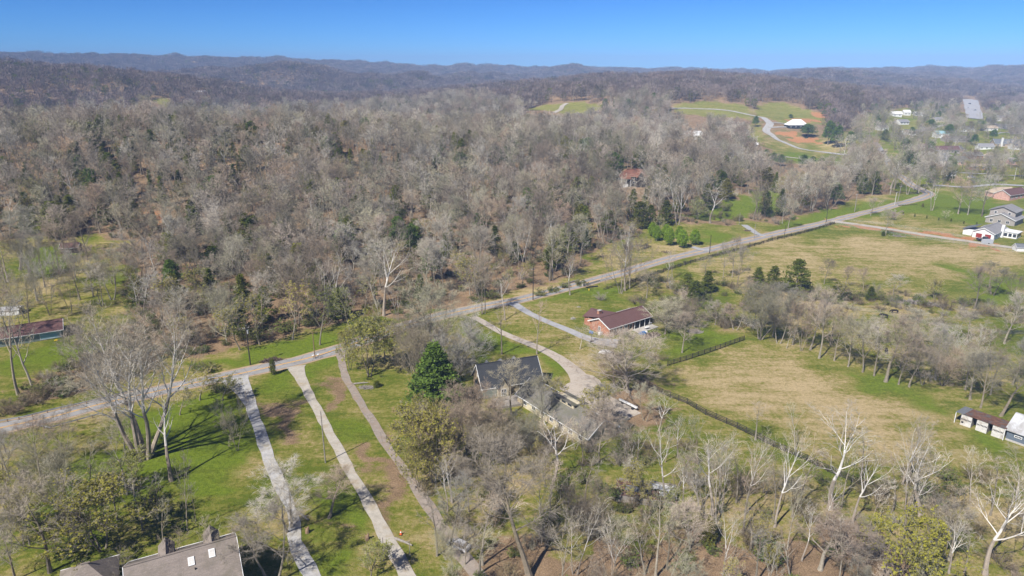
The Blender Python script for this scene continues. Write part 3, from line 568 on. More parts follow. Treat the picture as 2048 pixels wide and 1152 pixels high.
P['c'] = [Proto(cedar(61, per=16), 'cedar_a', [M_bark], [M_cedar, M_darktwig]), Proto(cedar(62, 10, 3.0, shape=.55), 'cedar_b', [M_bark], [M_cedar, M_darktwig]), Proto(cedar(63, 12, 2.2, shape=.9), 'cedar_c', [M_bark], [M_cedar, M_darktwig])]
P['p'] = [Proto(whorl_pine(71), 'white_pine', [M_bark], [M_pine, M_bark])]
P['pg'] = [Proto(cedar(72, 13, 4.2, n=150, per=22, size=.55, shape=.42, lo=.3), 'green_pine', [M_bark], [M_pine, M_bark])]
P['q'] = [Proto(oval(81), 'pear_a', [M_bark], [M_bark, M_leaf]), Proto(oval(82), 'pear_b', [M_bark], [M_bark, M_leaf])]
P['v'] = [Proto(oval(83, 3, .65, .02, 110, 12, .2), 'arborvitae', [M_bark], [M_bark, M_cedar])]
P['r'] = [Proto(bare(91, 7, .5, stems=3, fan=.4, fork=.15, limbs=12, subs=4, nbr=4, ntw=5, tw=.03, leaf=.8, lsize=.2), 'redbud', [M_bark], [M_twig, M_red])]
P['k'] = [Proto(bush(101), 'shrub_a', [M_darktwig], [M_darktwig]), Proto(bush(102, 2.6, 2.6, 16), 'shrub_b', [M_darktwig], [M_darktwig])]
P['kt'] = [Proto(bush(103, 3.4, 2.4, 16), 'shrub_c', [M_bark], [M_twig])]
P['kg'] = [Proto(bush(104, 2.6, 2.0, 12, 16, leaf=.75, lsize=.26), 'green_shrub_a', [M_darktwig], [M_darktwig, M_shrubg]), Proto(bush(105, 2.0, 2.2, 12, 14, leaf=.9, lsize=.26), 'green_shrub_b', [M_darktwig], [M_darktwig, M_shrubg])]
NAME = dict(b='bare_tree', f='bare_tree', t='slender_tree', s='sycamore_tree', hero='sycamore_tree', snag='sycamore_tree', y='budding_tree', o='budding_tree', g='leafy_tree', c='cedar_tree', p='pine_tree', pg='pine_tree', q='pear_tree', v='arborvitae', r='redbud_tree', k='shrub', kt='shrub', kg='green_shrub')
PHRASE = dict(b='bare grey tree', f='dense-twigged bare tree', t='slim bare tree', s='white-limbed bare sycamore', y='yellow-green budding tree', o='thinly budding olive tree', g='bushy yellow-green leafy tree', c='dark olive cedar', p='blue-green pine', pg='dark green pine', v='small dark arborvitae', r='pinkish redbud', k='dark tangled shrub', kt='grey twiggy shrub', kg='green-leaved shrub')
CAT = dict(b='bare tree', f='bare tree', t='bare tree', s='sycamore', hero='sycamore', snag='sycamore', y='budding tree', o='budding tree', g='leafy tree', c='cedar', p='pine', pg='pine', q='pear tree', v='arborvitae', r='redbud', k='shrub', kt='shrub', kg='shrub')

# things a tree label may refer to (photo position of each)
MARKS = [('forked white sycamore', 657, 600), ('spreading white sycamore', 768, 590), ('pole with the transformer', 500, 728), ('red brick house', 1240, 660), ('black-roofed house', 1030, 760), ('green pear trees', 1345, 490), ('concrete bridge', 1182, 570),
         ('blue-walled ranch house', 60, 670), ('giant white sycamore', 290, 915), ('tall blue-green pine', 872, 820), ('row of white stalls', 1950, 850), ('rusty collapsed shed', 1280, 985), ('white garage house', 1985, 470), ('terracotta-roofed house', 1268, 370), ('pole in the lane grass', 650, 925), ('bright yellow-green woodland tree', 640, 380),
         ('curved gravel hill road', 1545, 260), ('white-roofed woodland house', 1395, 275), ('house on the clay bank', 1595, 256), ('small pink redbud', 1790, 440), ('brown-shingled dormer house', 385, 1120), ('hilltop meadow', 1120, 218), ('long white beam', 1256, 812), ('grey two-storey house', 2020, 440), ('board fence corner', 1322, 732), ('pasture with black cattle', 1780, 630), ('grassy clearing at left', 150, 540), ('wooded hill at upper left', 150, 240)]
ORD = ['nearest', 'second nearest', 'third nearest', 'fourth nearest', 'fifth nearest', 'sixth nearest', 'seventh nearest', 'eighth nearest', 'ninth nearest', 'tenth nearest', 'eleventh nearest', 'twelfth nearest', 'thirteenth nearest', 'fourteenth nearest', 'fifteenth nearest', 'sixteenth nearest', 'seventeenth nearest', 'eighteenth nearest', 'nineteenth nearest', 'twentieth nearest', 'twenty-first nearest', 'twenty-second nearest', 'twenty-third nearest', 'twenty-fourth nearest']
SIDES = ['right of', 'behind-right of', 'behind', 'behind-left of', 'left of', 'front-left of', 'in front of', 'front-right of']
pending = []
rt = random.Random(9)
def plant(kind, base, h, wf=1.0, label=None, group=None, rz=None, var=None, auto=True):
    pr = P[kind][rt.randrange(len(P[kind])) if var is None else var % len(P[kind])]; s = h / pr.H
    e = empty(NAME[kind], base, rt.uniform(0, 6.28) if rz is None else rz); e.scale = (s * wf, s * wf, s)
    for nm, ms in (('trunk', pr.trunk), ('crown', pr.crown)):
        o = bpy.data.objects.new(nm, ms); C.objects.link(o); o.parent = e
    if label: tag(e, label, CAT[kind], group)
    else: e['category'] = CAT[kind]; pending.append((e, kind, group))
    return e
def T_(kind, bx, by, ty, w=None, label=None, group=None, var=None, rz=None):
    b = G(bx, by); h = height_for(b, ty); v = var if var is not None else rt.randrange(len(P[kind])); pr = P[kind][v % len(P[kind])]; wf = 1.0
    if w: wf = max(.45, min(2.6, (w * depth_of(b) / F) / (pr.W * h / pr.H)))
    return plant(kind, b, h, wf, label, group, rz, v)
def label_pending():
    groups = {}
    for e, kind, grp in pending:
        px, py = to_px(e.location.x, e.location.y, e.location.z); px = float(px); py = float(py); k = min(range(len(MARKS)), key=lambda i: math.hypot(MARKS[i][1] - px, (MARKS[i][2] - py) * 1.6))
        dx, dy = px - MARKS[k][1], (MARKS[k][2] - py) * 1.6; s = int(((math.atan2(dy, dx) + math.pi / 8) % 6.2832) / (math.pi / 4)) % 8
        groups.setdefault((kind, k, s), []).append((math.hypot(dx, dy), e, kind, grp))
    for (kind, k, s), L in groups.items():
        L.sort(key=lambda a: a[0])
        for i, (d, e, kd, grp) in enumerate(L):
            if i < 24: lab = f'{PHRASE[kind]}, {ORD[i]} {SIDES[s]} the {MARKS[k][0]}'; g = grp
            else: lab = f'{PHRASE[kind]} farther out {SIDES[s]} the {MARKS[k][0]}'; g = f'{PHRASE[kind]}s far {SIDES[s]} the {MARKS[k][0]}'
            if len(L) == 1: lab = f'only {PHRASE[kind]} standing {SIDES[s]} the {MARKS[k][0]}'
            e['label'] = lab
            if g: e['group'] = g
            elif grp is None: e['group'] = NAME[kd].replace('_', ' ') + 's'
# ------------------------------------------------------------------ single trees, placed by where their trunks stand in the photo
T_('hero', 288, 915, 596, 265, 'giant white sycamore with five leaning stems standing in front of the road', None, 0, .6)
T_('snag', 343, 962, 795, 110, 'broken-topped pale sycamore with short limbs beside the giant sycamore')
for a in [(165, 745, 640, 80), (475, 902, 775, 72), (82, 952, 830, 140), (100, 1145, 945, 180), (30, 1160, 1030, 110), (658, 1036, 945, 130), (580, 1060, 925, 150),
          (545, 1165, 1005, 160), (965, 628, 500, 50), (1023, 829, 725, 90), (1082, 852, 738, 80), (1212, 842, 765, 70),
          (1060, 1155, 865, 230), (898, 1100, 940, 100), (1197, 925, 815, 110), (1640, 1140, 1020, 190), (1557, 687, 595, 60), (1602, 702, 580, 70), (1638, 717, 565, 75), (1696, 734, 612, 80), (1771, 764, 625, 120),
          (1797, 769, 660, 80), (1818, 774, 680, 100), (1902, 737, 640, 110), (1961, 816, 700, 100), (2001, 832, 715, 110), (2008, 688, 575, 90), (1741, 432, 392, 42), (1771, 471, 412, 40), (1891, 438, 418, 22), (1648, 568, 512, 42), (1690, 575, 528, 34),
          (1726, 581, 532, 42), (1786, 592, 545, 45), (1948, 618, 525, 60), (1985, 590, 520, 70), (2030, 600, 540, 60), (1446, 557, 480, 34), (1464, 555, 468, 40), (1474, 571, 485, 50), (1410, 552, 510, 40), (1241, 587, 445, 110), (1259, 577, 468, 80), (1293, 596, 535, 50),
          (1576, 457, 392, 40), (1600, 428, 368, 34), (1655, 405, 345, 40), (1916, 428, 348, 60), (1935, 430, 345, 56), (1963, 433, 343, 60), (50, 637, 500, 80), (100, 630, 482, 70), (143, 628, 495, 60), (187, 593, 478, 70), (228, 568, 490, 60), (152, 560, 470, 50), (60, 560, 450, 70), (20, 690, 560, 90),
          (1364, 706, 620, 80), (1570, 640, 560, 60), (1625, 660, 590, 60), (1850, 700, 620, 90), (1930, 690, 620, 80), (1980, 740, 650, 90), (1750, 700, 630, 60), (1290, 842, 760, 60), (1150, 900, 830, 70), (1930, 780, 690, 70), (215, 760, 670, 90), (130, 900, 810, 100)]: T_('b', *a)
for a in [(12, 905, 700, 60), (315, 1036, 935, 55), (375, 1062, 890, 60), (392, 1042, 955, 40), (941, 662, 598, 60), (970, 627, 495, 40), (1003, 709, 590, 60), (1074, 708, 600, 55), (1160, 698, 648, 44), (874, 1112, 960, 80), (1573, 697, 655, 40), (1345, 560, 500, 30), (1510, 880, 790, 60), (1590, 900, 800, 60), (1680, 900, 800, 60), (255, 990, 870, 70),
          (300, 700, 610, 60), (770, 722, 600, 55), (1395, 930, 820, 60), (1130, 1060, 950, 80), (1010, 960, 860, 70), (1170, 1010, 900, 70), (1600, 1010, 880, 80), (1500, 1100, 990, 90), (960, 1150, 1040, 100), (1290, 1150, 1040, 100), (1340, 1160, 1050, 100), (1580, 1160, 1060, 90), (430, 1165, 1040, 80), (480, 1155, 1060, 80), (20, 1000, 880, 90), (1720, 960, 850, 70), (1330, 925, 840, 50), (2030, 1000, 890, 80), (1250, 905, 835, 50), (1940, 1000, 900, 70)]: T_('t', *a)
for a in [(865, 748, 540, 170), (833, 775, 620, 140), (912, 765, 625, 150), (1256, 784, 640, 210), (1228, 775, 700, 130), (935, 905, 765, 150), (1520, 679, 560, 140), (1330, 668, 585, 110), (1362, 655, 600, 80), (975, 930, 820, 130), (1060, 905, 820, 110), (120, 1020, 880, 130), (250, 905, 800, 100), (18, 955, 850, 110), (1885, 772, 690, 90), (455, 690, 560, 90), (1700, 1130, 1030, 130), (1380, 1100, 1000, 120), (1180, 1080, 970, 120)]: T_('f', *a)
for a in [(1195, 882, 780, 90), (930, 1130, 1045, 80), (892, 1120, 1050, 60)]: T_('f', *a)
for a in [(1545, 672, 590, 70), (1585, 690, 600, 70), (1620, 700, 600, 70), (1668, 722, 610, 80), (1725, 745, 630, 90), (1748, 752, 640, 80), (1845, 770, 660, 90), (1870, 760, 650, 80), (1925, 750, 640, 80), (1940, 800, 700, 80), (1980, 790, 690, 80), (2025, 770, 670, 90), (1660, 690, 610, 60), (1800, 735, 640, 80), (1470, 660, 600, 60), (1430, 650, 600, 50), (40, 540, 410, 90), (90, 575, 450, 80), (160, 600, 490, 80), (175, 520, 410, 80), (225, 600, 490, 70), (130, 510, 400, 80), (60, 650, 540, 80), (15, 565, 430, 90), (75, 602, 470, 80), (120, 548, 440, 60), (-10, 622, 480, 100), (205, 612, 520, 60), (112, 482, 400, 60), (35, 500, 410, 70), (1800, 386, 330, 40), (1815, 389, 325, 45), (1836, 387, 318, 48), (1850, 381, 315, 40), (1866, 379, 320, 40), (1780, 389, 335, 40), (1827, 380, 318, 40), (1790, 375, 318, 36), (1770, 384, 325, 34)]: T_('b', *a)
for a in [(345, 1168, 1050, 90), (255, 1172, 1080, 80), (420, 1168, 1075, 80), (150, 1040, 900, 70), (190, 1010, 880, 60), (235, 1040, 905, 60), (285, 1060, 940, 60), (130, 985, 870, 60), (60, 1090, 950, 70), (330, 1100, 990, 50)]: T_('t', *a)
T_('t', 37, 790, 590, 110); T_('t', 66, 777, 585, 110)
for a in [(1104, 976, 828, 120), (1270, 926, 848, 80), (1331, 1015, 840, 100), (1366, 1020, 905, 70), (1424, 1040, 862, 110), (1440, 1026, 850, 90), (1490, 1030, 855, 90), (1549, 1055, 845, 110), (1661, 1018, 805, 160), (1704, 1048, 885, 120), (1813, 1018, 845, 110),
          (1840, 1032, 885, 130), (1446, 1155, 1010, 120), (1224, 1155, 1020, 120), (1318, 862, 780, 70), (1250, 582, 438, 80), (1334, 562, 498, 30), (1863, 421, 352, 60), (1630, 411, 338, 50), (1105, 560, 415, 60), (1040, 560, 420, 60), (1355, 450, 340, 80), (1420, 446, 365, 60), (1718, 372, 300, 50), (1690, 330, 265, 50), (1970, 1150, 955, 220), (1140, 590, 500, 40), (1010, 640, 545, 40), (795, 640, 560, 40), (1150, 1150, 1000, 130)]: T_('s', *a)
T_('s', 661, 640, 500, 110, 'forked white sycamore standing at the front of the wood', None, 1); T_('s', 768, 632, 462, 130, 'spreading white sycamore with upswept limbs in the front of the wood', None, 0)
for a in [ (790, 730, 640, 80), (850, 910, 800, 110), (840, 985, 860, 90), (1100, 820, 745, 60), (205, 1100, 955, 230), (738, 752, 625, 130), (848, 950, 805, 120), (866, 965, 815, 130), (270, 992, 905, 100), (742, 1160, 1085, 90), (1265, 1012, 928, 90), (700, 740, 650, 60), (45, 1090, 980, 100), (850, 870, 790, 90), (1180, 870, 770, 90), (1868, 597, 552, 40), (1395, 440, 395, 40)]: T_('y', *a)
for a in [(960, 600, 500, 90), (1250, 500, 430, 60), (1320, 470, 430, 40), (400, 800, 730, 90), (445, 800, 745, 80), (30, 1050, 920, 110), (640, 690, 560, 80), (585, 680, 560, 90), (520, 690, 570, 80), (480, 700, 600, 80), (700, 660, 560, 60), (360, 640, 540, 80), (420, 620, 520, 80), (60, 420, 350, 60), (170, 405, 340, 60), (940, 590, 510, 60), (1680, 600, 555, 60), (360, 830, 770, 70)]: T_('o', *a)
T_('g', 1815, 1170, 1025, 190, 'bushy yellow-green leafy tree at the bottom right, behind nothing but leaf litter'.replace(', behind nothing but leaf litter', ' among leaf litter'))
T_('g', 635, 400, 336, 64, 'bright yellow-green tree standing alone among bare trees in the wood')
T_('g', 1540, 1140, 1085, 40)
T_('g', 745, 655, 608, 40)
for a in [(1414, 584, 540, 42), (1545, 582, 530, 40), (1591, 585, 516, 56), (1673, 594, 562, 50), (1515, 568, 533, 30), (1415, 1090, 1032, 34), (1373, 585, 545, 34), (1500, 620, 575, 50), (1300, 452, 408, 26), (1331, 448, 400, 40), (1390, 600, 560, 36), (1740, 600, 572, 40), (1566, 262, 0, 0)][:-1]: T_('c', *a)
for a in [(90, 316, 285, 40), (112, 474, 400, 60), (150, 452, 388, 50), (212, 444, 392, 46), (432, 550, 490, 60), (560, 505, 440, 70), (603, 565, 485, 60), (512, 485, 430, 40), (470, 530, 478, 50), (1302, 368, 334, 24), (1212, 374, 345, 26), (1166, 374, 350, 30), (740, 340, 300, 22), (762, 350, 318, 22), (845, 345, 315, 20), (868, 355, 322, 22), (1080, 400, 375, 30), (690, 330, 306, 26), (545, 315, 286, 20), (330, 360, 320, 34), (240, 372, 330, 34), (262, 455, 410, 34), (1180, 340, 312, 24), (1240, 300, 280, 20), (885, 250, 228, 22), (1000, 280, 260, 20), (640, 470, 430, 34), (540, 560, 505, 40), (395, 470, 425, 36), (30, 360, 320, 40), (1420, 330, 300, 26), (1460, 330, 305, 26)]: T_('c', *a)
for a in [(912, 456, 416, 36), (822, 510, 445, 42), (955, 460, 425, 30)]: T_('pg', *a)
T_('p', 872, 822, 682, 104, 'tall blue-green pine standing left of the black-roofed house')
for a in [(1500, 322, 296, 20), (1515, 324, 300, 20), (1530, 322, 298, 18), (1545, 328, 305, 20), (1560, 332, 308, 20), (1605, 336, 308, 22), (1622, 338, 312, 20), (1640, 340, 316, 20), (1690, 345, 322, 18), (1655, 290, 240, 26), (1672, 296, 250, 26), (1700, 290, 262, 22), (1757, 330, 308, 18), (1510, 254, 231, 14), (1581, 236, 228, 10), (1666, 240, 215, 18), (1648, 232, 220, 12), (1500, 330, 300, 30), (1615, 274, 247, 34), (1478, 300, 280, 30), (1860, 262, 238, 22), (1960, 262, 240, 20), (1980, 250, 228, 20)]: T_('pg', *a)
PEARS = ['rearmost and leftmost round pear tree beside the roadside mown plot', 'pear tree just in front of the leftmost pear', 'rear middle pear tree of the round green cluster', 'front pear tree left of the centre of the cluster', 'pear tree at the rear right of the cluster', 'frontmost pear tree of the round green cluster', 'rightmost pear tree, standing apart nearest the side driveway']
for (bx, by, ty, w), lb in zip([(1304, 473, 442, 17), (1313, 482, 449, 18), (1331, 480, 446, 19), (1338, 491, 452, 21), (1358, 484, 449, 19), (1364, 496, 456, 23), (1389, 490, 456, 22)], PEARS): T_('q', bx, by, ty, w, lb, 'round-crowned green pear trees')
T_('v', 547, 749, 714, 14, 'tall dark arborvitae at the road end of the gravel driveway')
for i, (bx, by) in enumerate([(1806, 429), (1829, 434), (1853, 437), (1877, 441), (1902, 443), (1927, 448), (1953, 450)]): T_('v', bx, by, by - 7, None, f'{["leftmost", "second from left", "third from left", "middle", "third from right", "second from right", "rightmost"][i]} small arborvitae in the row on the far lawn', 'arborvitae row on the far lawn')
T_('v', 1845, 414, 406, 5, 'small lone arborvitae behind the arborvitae row by the far road bend'); T_('v', 754, 774, 760, 16, 'low round evergreen bush on the lawn left of the tall pine'); T_('v', 1766, 472, 462, 8, 'small dark evergreen at the foot of the lone tree by the house lane')
T_('r', 1789, 440, 420, 34, 'small pink redbud behind the lone tree by the house lane'); T_('r', 180, 380, 362, 26, 'faint pink redbud deep in the left wood'); T_('r', 1965, 328, 315, 14, 'small purple redbud among the far right houses')
for i in range(12):
    bx = 1798 + i * 3.2; T_('kg', bx, 412 - i * .25, 409 - i * .25, None, f'{["leftmost", "second", "third", "fourth", "fifth", "sixth", "seventh", "eighth", "ninth", "tenth", "eleventh", "rightmost"][i]} bush of the low clipped row by the far road, from the left', 'clipped roadside bushes')
for a in [(1320, 640, 612, 70), (1345, 655, 620, 70), (1365, 640, 615, 60), (1400, 655, 635, 50), (1300, 620, 598, 50), (1275, 605, 585, 50), (1200, 600, 580, 30), (1340, 612, 590, 60), (1380, 622, 600, 50), (1420, 640, 620, 40), (1455, 650, 630, 50), (1500, 655, 630, 60), (240, 745, 710, 100), (200, 765, 735, 90), (150, 780, 750, 90), (90, 800, 770, 80), (40, 815, 785, 80), (290, 720, 690, 90), (340, 700, 665, 90),
          (390, 690, 655, 80), (15, 830, 800, 70), (430, 670, 640, 60), (1700, 620, 600, 40), (1760, 620, 600, 40), (1820, 640, 620, 50), (1880, 650, 625, 60), (1000, 1020, 970, 110), (1090, 1080, 1020, 100), (1300, 1035, 1000, 90), (1480, 990, 950, 80), (1580, 985, 940, 70), (1750, 1000, 950, 90), (1880, 1010, 960, 100), (1960, 960, 920, 80), (1320, 720, 700, 40), (1290, 770, 750, 60), (930, 800, 780, 40), (1000, 840, 815, 50), (1050, 850, 825, 60), (1110, 900, 870, 70)]: T_('k' if rt.random() < .55 else 'kt', *a)
for a in [(1284, 604, 590, 18), (1445, 637, 622, 26), (1385, 640, 620, 30), (400, 740, 722, 40), (415, 745, 720, 50), (1620, 600, 580, 40), (1540, 600, 575, 50), (1665, 605, 590, 40), (80, 780, 760, 50), (440, 785, 760, 60), (1895, 960, 930, 60), (1160, 570, 556, 30), (1130, 576, 562, 30), (1105, 583, 570, 30), (1080, 590, 575, 30), (620, 650, 620, 40), (570, 662, 635, 50), (510, 680, 650, 60), (1855, 1000, 965, 70), (1230, 1000, 965, 50)]: T_('kg', *a)

FT = poly([(880, 800), (960, 790), (1000, 845), (1180, 890), (1340, 890), (1500, 945), (1660, 975), (1800, 950), (1900, 990), (2060, 1040), (2100, 1250), (900, 1250), (890, 1060), (830, 960), (860, 900)])
rt2 = np.random.RandomState(8); lo, hi = FT.min(0), FT.max(0); xs_ = rt2.uniform(lo[0], hi[0], 240); ys_ = rt2.uniform(lo[1], hi[1], 240); kk_ = inside(FT, xs_, ys_)
for x_, y_ in list(zip(xs_[kk_], ys_[kk_]))[:74]:
    if y_ < 78: continue
    fp = [to_px(x_, y_, f) for f in (0, 3, 6, 9)]
    if any(1205 < a_ < 1335 and 925 < b_ < 1000 for a_, b_ in fp) or any(1040 < a_ < 1225 and 750 < b_ < 850 for a_, b_ in fp): continue
    u = rt2.rand(); kd = 't' if u < .62 else 'b' if u < .8 else 'o' if u < .92 else 's'; plant(kd, (x_, y_, 0), {'t': rt2.uniform(9, 16), 'b': rt2.uniform(8, 13), 'o': rt2.uniform(6, 10), 's': rt2.uniform(10, 15)}[kd], rt2.uniform(.8, 1.2))
# ------------------------------------------------------------------ the woods: nearest trees as single objects, the rest as masses
rw = np.random.RandomState(77)
def scatter(P_, spacing, jit=0.75):
    lo, hi = P_.min(0), P_.max(0); xs = np.arange(lo[0], hi[0], spacing); ys = np.arange(lo[1], hi[1], spacing); gx, gy = np.meshgrid(xs, ys); gx = gx.ravel() + (rw.rand(gx.size) - .5) * spacing * jit * 1.6; gy = gy.ravel() + (rw.rand(gy.size) - .5) * spacing * jit * 1.6
    k = inside(P_, gx, gy); return gx[k], gy[k]
AVOID = [CLEAR[0], CLEAR[1], CLEAR[2], LAWN_L, RANCH_LAWN, BROWN[0], poly([(1150, 560), (1190, 500), (1240, 480), (1300, 478), (1290, 530), (1180, 562)]), poly([(1232, 372), (1300, 375), (1300, 395), (1232, 395)]), poly([(1290, 442), (1520, 455), (1520, 500), (1290, 500)]), poly([(1460, 400), (1540, 380), (1560, 420), (1470, 440)]), poly([(1362, 262), (1420, 262), (1425, 290), (1362, 290)]),
         poly([(260, 425), (330, 418), (335, 440), (290, 450)]), poly([(1545, 300), (1700, 315), (1700, 345), (1560, 335)])]
wxs, wys = scatter(WOOD, 8.9); keep = np.ones(wxs.shape, bool)
for A_ in AVOID: keep &= ~inside(A_, wxs, wys)
hr = np.array([[p.x, p.y] for p in resample([G(*p) for p in [(1180, 235), (1290, 219), (1425, 219), (1532, 240), (1532, 262), (1600, 298), (1690, 310)]], 10)])
def near_path(x, y, path, d): return np.array([np.min(np.hypot(path[:, 0] - a, path[:, 1] - b_)) < d for a, b_ in zip(x, y)])
keep &= ~near_path(wxs, wys, hr, 9); mp_ = np.array([[p.x, p.y] for p in main_pts]); keep &= ~near_path(wxs, wys, mp_, 8)
VIS = [np.array(q, float) for q in ([(1340, 206), (1430, 205), (1530, 226), (1560, 236), (1650, 236), (1655, 292), (1700, 303), (1690, 326), (1560, 320), (1505, 290), (1500, 245), (1430, 234), (1340, 228)], [(1035, 228), (1080, 211), (1130, 206), (1200, 208), (1215, 214), (1130, 232)], [(1372, 261), (1414, 261), (1414, 270), (1372, 270)], [(1246, 338), (1288, 338), (1288, 362), (1246, 362)],
       [(1926, 194), (1962, 194), (1966, 236), (1930, 236)], [(1760, 392), (1870, 392), (1870, 420), (1760, 420)], [(1870, 308), (1892, 308), (1892, 320), (1870, 320)], [(2010, 376), (2048, 376), (2048, 404), (2010, 404)], [(1780, 222), (1825, 222), (1825, 236), (1780, 236)], [(1798, 240), (1835, 240), (1835, 252), (1798, 252)], [(1748, 284), (1768, 284), (1780, 312), (1765, 312)], [(386, 184), (400, 184), (400, 190), (386, 190)], [(300, 196), (345, 196), (345, 212), (300, 212)], [(1380, 425), (1480, 400), (1480, 440), (1400, 440)])]
for hx, hy, wd, ht in ((1370, 281, 25, 9), (1868, 328, 30, 14), (1992, 397, 30, 12), (2018, 402, 30, 16), (1990, 292, 40, 13), (1893, 285, 30, 10), (1800, 250, 20, 9), (1785, 232, 14, 8), (1808, 231, 12, 9), (1812, 270, 16, 9), (1873, 276, 14, 10), (1992, 242, 16, 7), (1985, 255, 40, 8), (1978, 318, 12, 9), (1942, 340, 16, 8), (1890, 352, 12, 8), (1925, 264, 14, 7), (1958, 300, 18, 8), (1840, 300, 18, 8), (1760, 262, 14, 7), (1845, 258, 14, 7), (1905, 305, 14, 7), (1935, 318, 16, 7), (2020, 330, 18, 9), (2030, 300, 16, 8), (1830, 345, 16, 7), (1970, 262, 16, 6), (1870, 245, 14, 6), (1830, 232, 12, 5), (2025, 268, 16, 6)):
    VIS.append(np.array([(hx + wd * .15, hy - ht), (hx + wd * .75, hy - ht), (hx + wd * .75, hy - ht * .35), (hx + wd * .15, hy - ht * .35)], float))
def hides(x, y, z, h):
    bad = np.zeros(np.shape(x), bool)
    for f in (.15, .4, .65, .9):
        px_, py_ = to_px(x, y, z + h * f)
        for V_ in VIS: bad |= inside(V_, px_, py_)
    return bad
wxs, wys = wxs[keep], wys[keep]; wz = ground(wxs, wys); hidw = hides(wxs, wys, wz, 20); dist = np.hypot(wxs, wys); order = np.argsort(dist)
evn = n60(wxs, wys) + 0.5 * n22(wxs, wys); kinds = []
for i in range(len(wxs)):
    u = rw.rand(); ev = 0.11 + 0.26 * (evn[i] > 0.5) + .12 * (wxs[i] < -150)
    kinds.append('c' if u < ev else 'pg' if u < ev + .012 else 'o' if u < ev + .09 + (.2 if dist[i] < 260 else .08 if wxs[i] < -120 else 0) else 's' if u > .985 else 'b')
pw = to_px(wxs, wys, wz); inview = (pw[0] > -30) & (pw[0] < 2078)
cnt = dict(b=0, c=0, pg=0, o=0, s=0); limit = dict(b=125, c=80, pg=10, o=60, s=8); stuffpts = []
def sc_h(kind):
    return {'b': rw.uniform(15, 27), 'c': rw.uniform(10, 16), 'pg': rw.uniform(12, 17), 'o': rw.uniform(10, 15), 's': rw.uniform(18, 24)}[kind]
for i in order:
    k = kinds[i]; h = sc_h(k)
    if dist[i] < 300: h *= .86
    if hidw[i]: continue
    if inview[i] and cnt[k] < limit[k]: cnt[k] += 1; plant(k, (wxs[i], wys[i], wz[i]), h, rw.uniform(1.0, 1.45) if k != 'c' else rw.uniform(1.2, 1.9))
    else: stuffpts.append((wxs[i], wys[i], wz[i], k, h))
# mid-distance neighbourhood trees
VT = [poly([(1555, 335), (1700, 350), (1780, 372), (1900, 372), (2060, 372), (2200, 420), (2300, 300), (2050, 222), (1990, 226), (1900, 222), (1740, 222), (1700, 262), (1690, 300), (1560, 300)])]
vx, vy = scatter(VT[0], 11); vx2, vy2 = scatter(poly([(1690, 328), (1790, 374), (1850, 378), (1905, 376), (1885, 345), (1820, 326), (1740, 318)]), 8.5); vx = np.concatenate([vx, vx2]); vy = np.concatenate([vy, vy2]); vz = ground(vx, vy); vp = to_px(vx, vy, vz)
roads_np = [np.array([[p.x, p.y] for p in resample([G(*q) for q in L], 10)]) for L in ([(1845, 380), (1800, 352), (1776, 322), (1750, 284)], [(1690, 310), (1776, 324)], [(1955, 240), (1934, 205), (1950, 194)], [(1700, 325), (1560, 313)])]
kv = np.ones(vx.shape, bool)
for r_np, d_ in zip(roads_np, (9, 8, 26, 10)): kv &= ~near_path(vx, vy, r_np, d_)
HPX = [(1866, 322), (1990, 394), (2035, 392), (1990, 285), (1995, 290), (1880, 282), (1812, 228), (1790, 222), (1815, 245), (1975, 300), (1952, 335), (1820, 265), (1860, 275), (1998, 240), (2010, 380), (1890, 290), (1730, 330), (1983, 310), (1965, 318), (1900, 308), (1640, 320), (1600, 322)]
for q in HPX: p = G(*q); kv &= np.hypot(vx - p.x, vy - p.y) > 16
kv &= n60(vx, vy) > -0.75
vo = [(vx[i], vy[i], vz[i]) for i in np.nonzero(kv)[0]]
vo.sort(key=lambda p: p[1])
nv = 0
for p in vo:
    u = rw.rand(); k = 'b' if u < .52 else 'o' if u < .70 else 'y' if u < .82 else 'c' if u < .90 else 'pg' if u < .96 else 's'; h = {'y': rw.uniform(9, 14)}.get(k) or sc_h(k) * .85
    if hides(p[0], p[1], p[2], h): continue
    if nv < 60 and -20 < to_px(*p)[0] < 2060: nv += 1; plant(k, p, h, rw.uniform(.9, 1.2))
    else: stuffpts.append((*p, k, h))
# beyond: rolling wooded hills
def polar(r0, r1, sp_, a0=-44, a1=44):
    area = (r1 * r1 - r0 * r0) / 2 * R(a1 - a0); n = int(area / sp_ ** 2); r = np.sqrt(rw.rand(n) * (r1 * r1 - r0 * r0) + r0 * r0); a = np.radians(rw.uniform(a0, a1, n)); return r * np.sin(a), r * np.cos(a)
fx, fy = polar(600, 1700, 10.5); k = ~inside(WOOD, fx, fy) & ~inside(VALLEY, fx, fy)
for P_ in CLEAR + [CLAY[0], CLAY[1], CLAY[2]]: k &= ~inside(P_, fx, fy)
for P_ in (VT[0],): k &= ~inside(P_, fx, fy)
fx, fy = fx[k], fy[k]
k = ~near_path(fx, fy, hr, 14) & ~near_path(fx, fy, roads_np[2], 19); fx, fy = fx[k], fy[k]
gx_, gy_ = polar(1700, 4500, 15); k = ~near_path(gx_, gy_, roads_np[2], 22); gx_, gy_ = gx_[k], gy_[k]
fx = np.concatenate([fx, gx_]); fy = np.concatenate([fy, gy_]); fz = ground(fx, fy); k = ~hides(fx, fy, fz, 17); fx, fy, fz = fx[k], fy[k], fz[k]

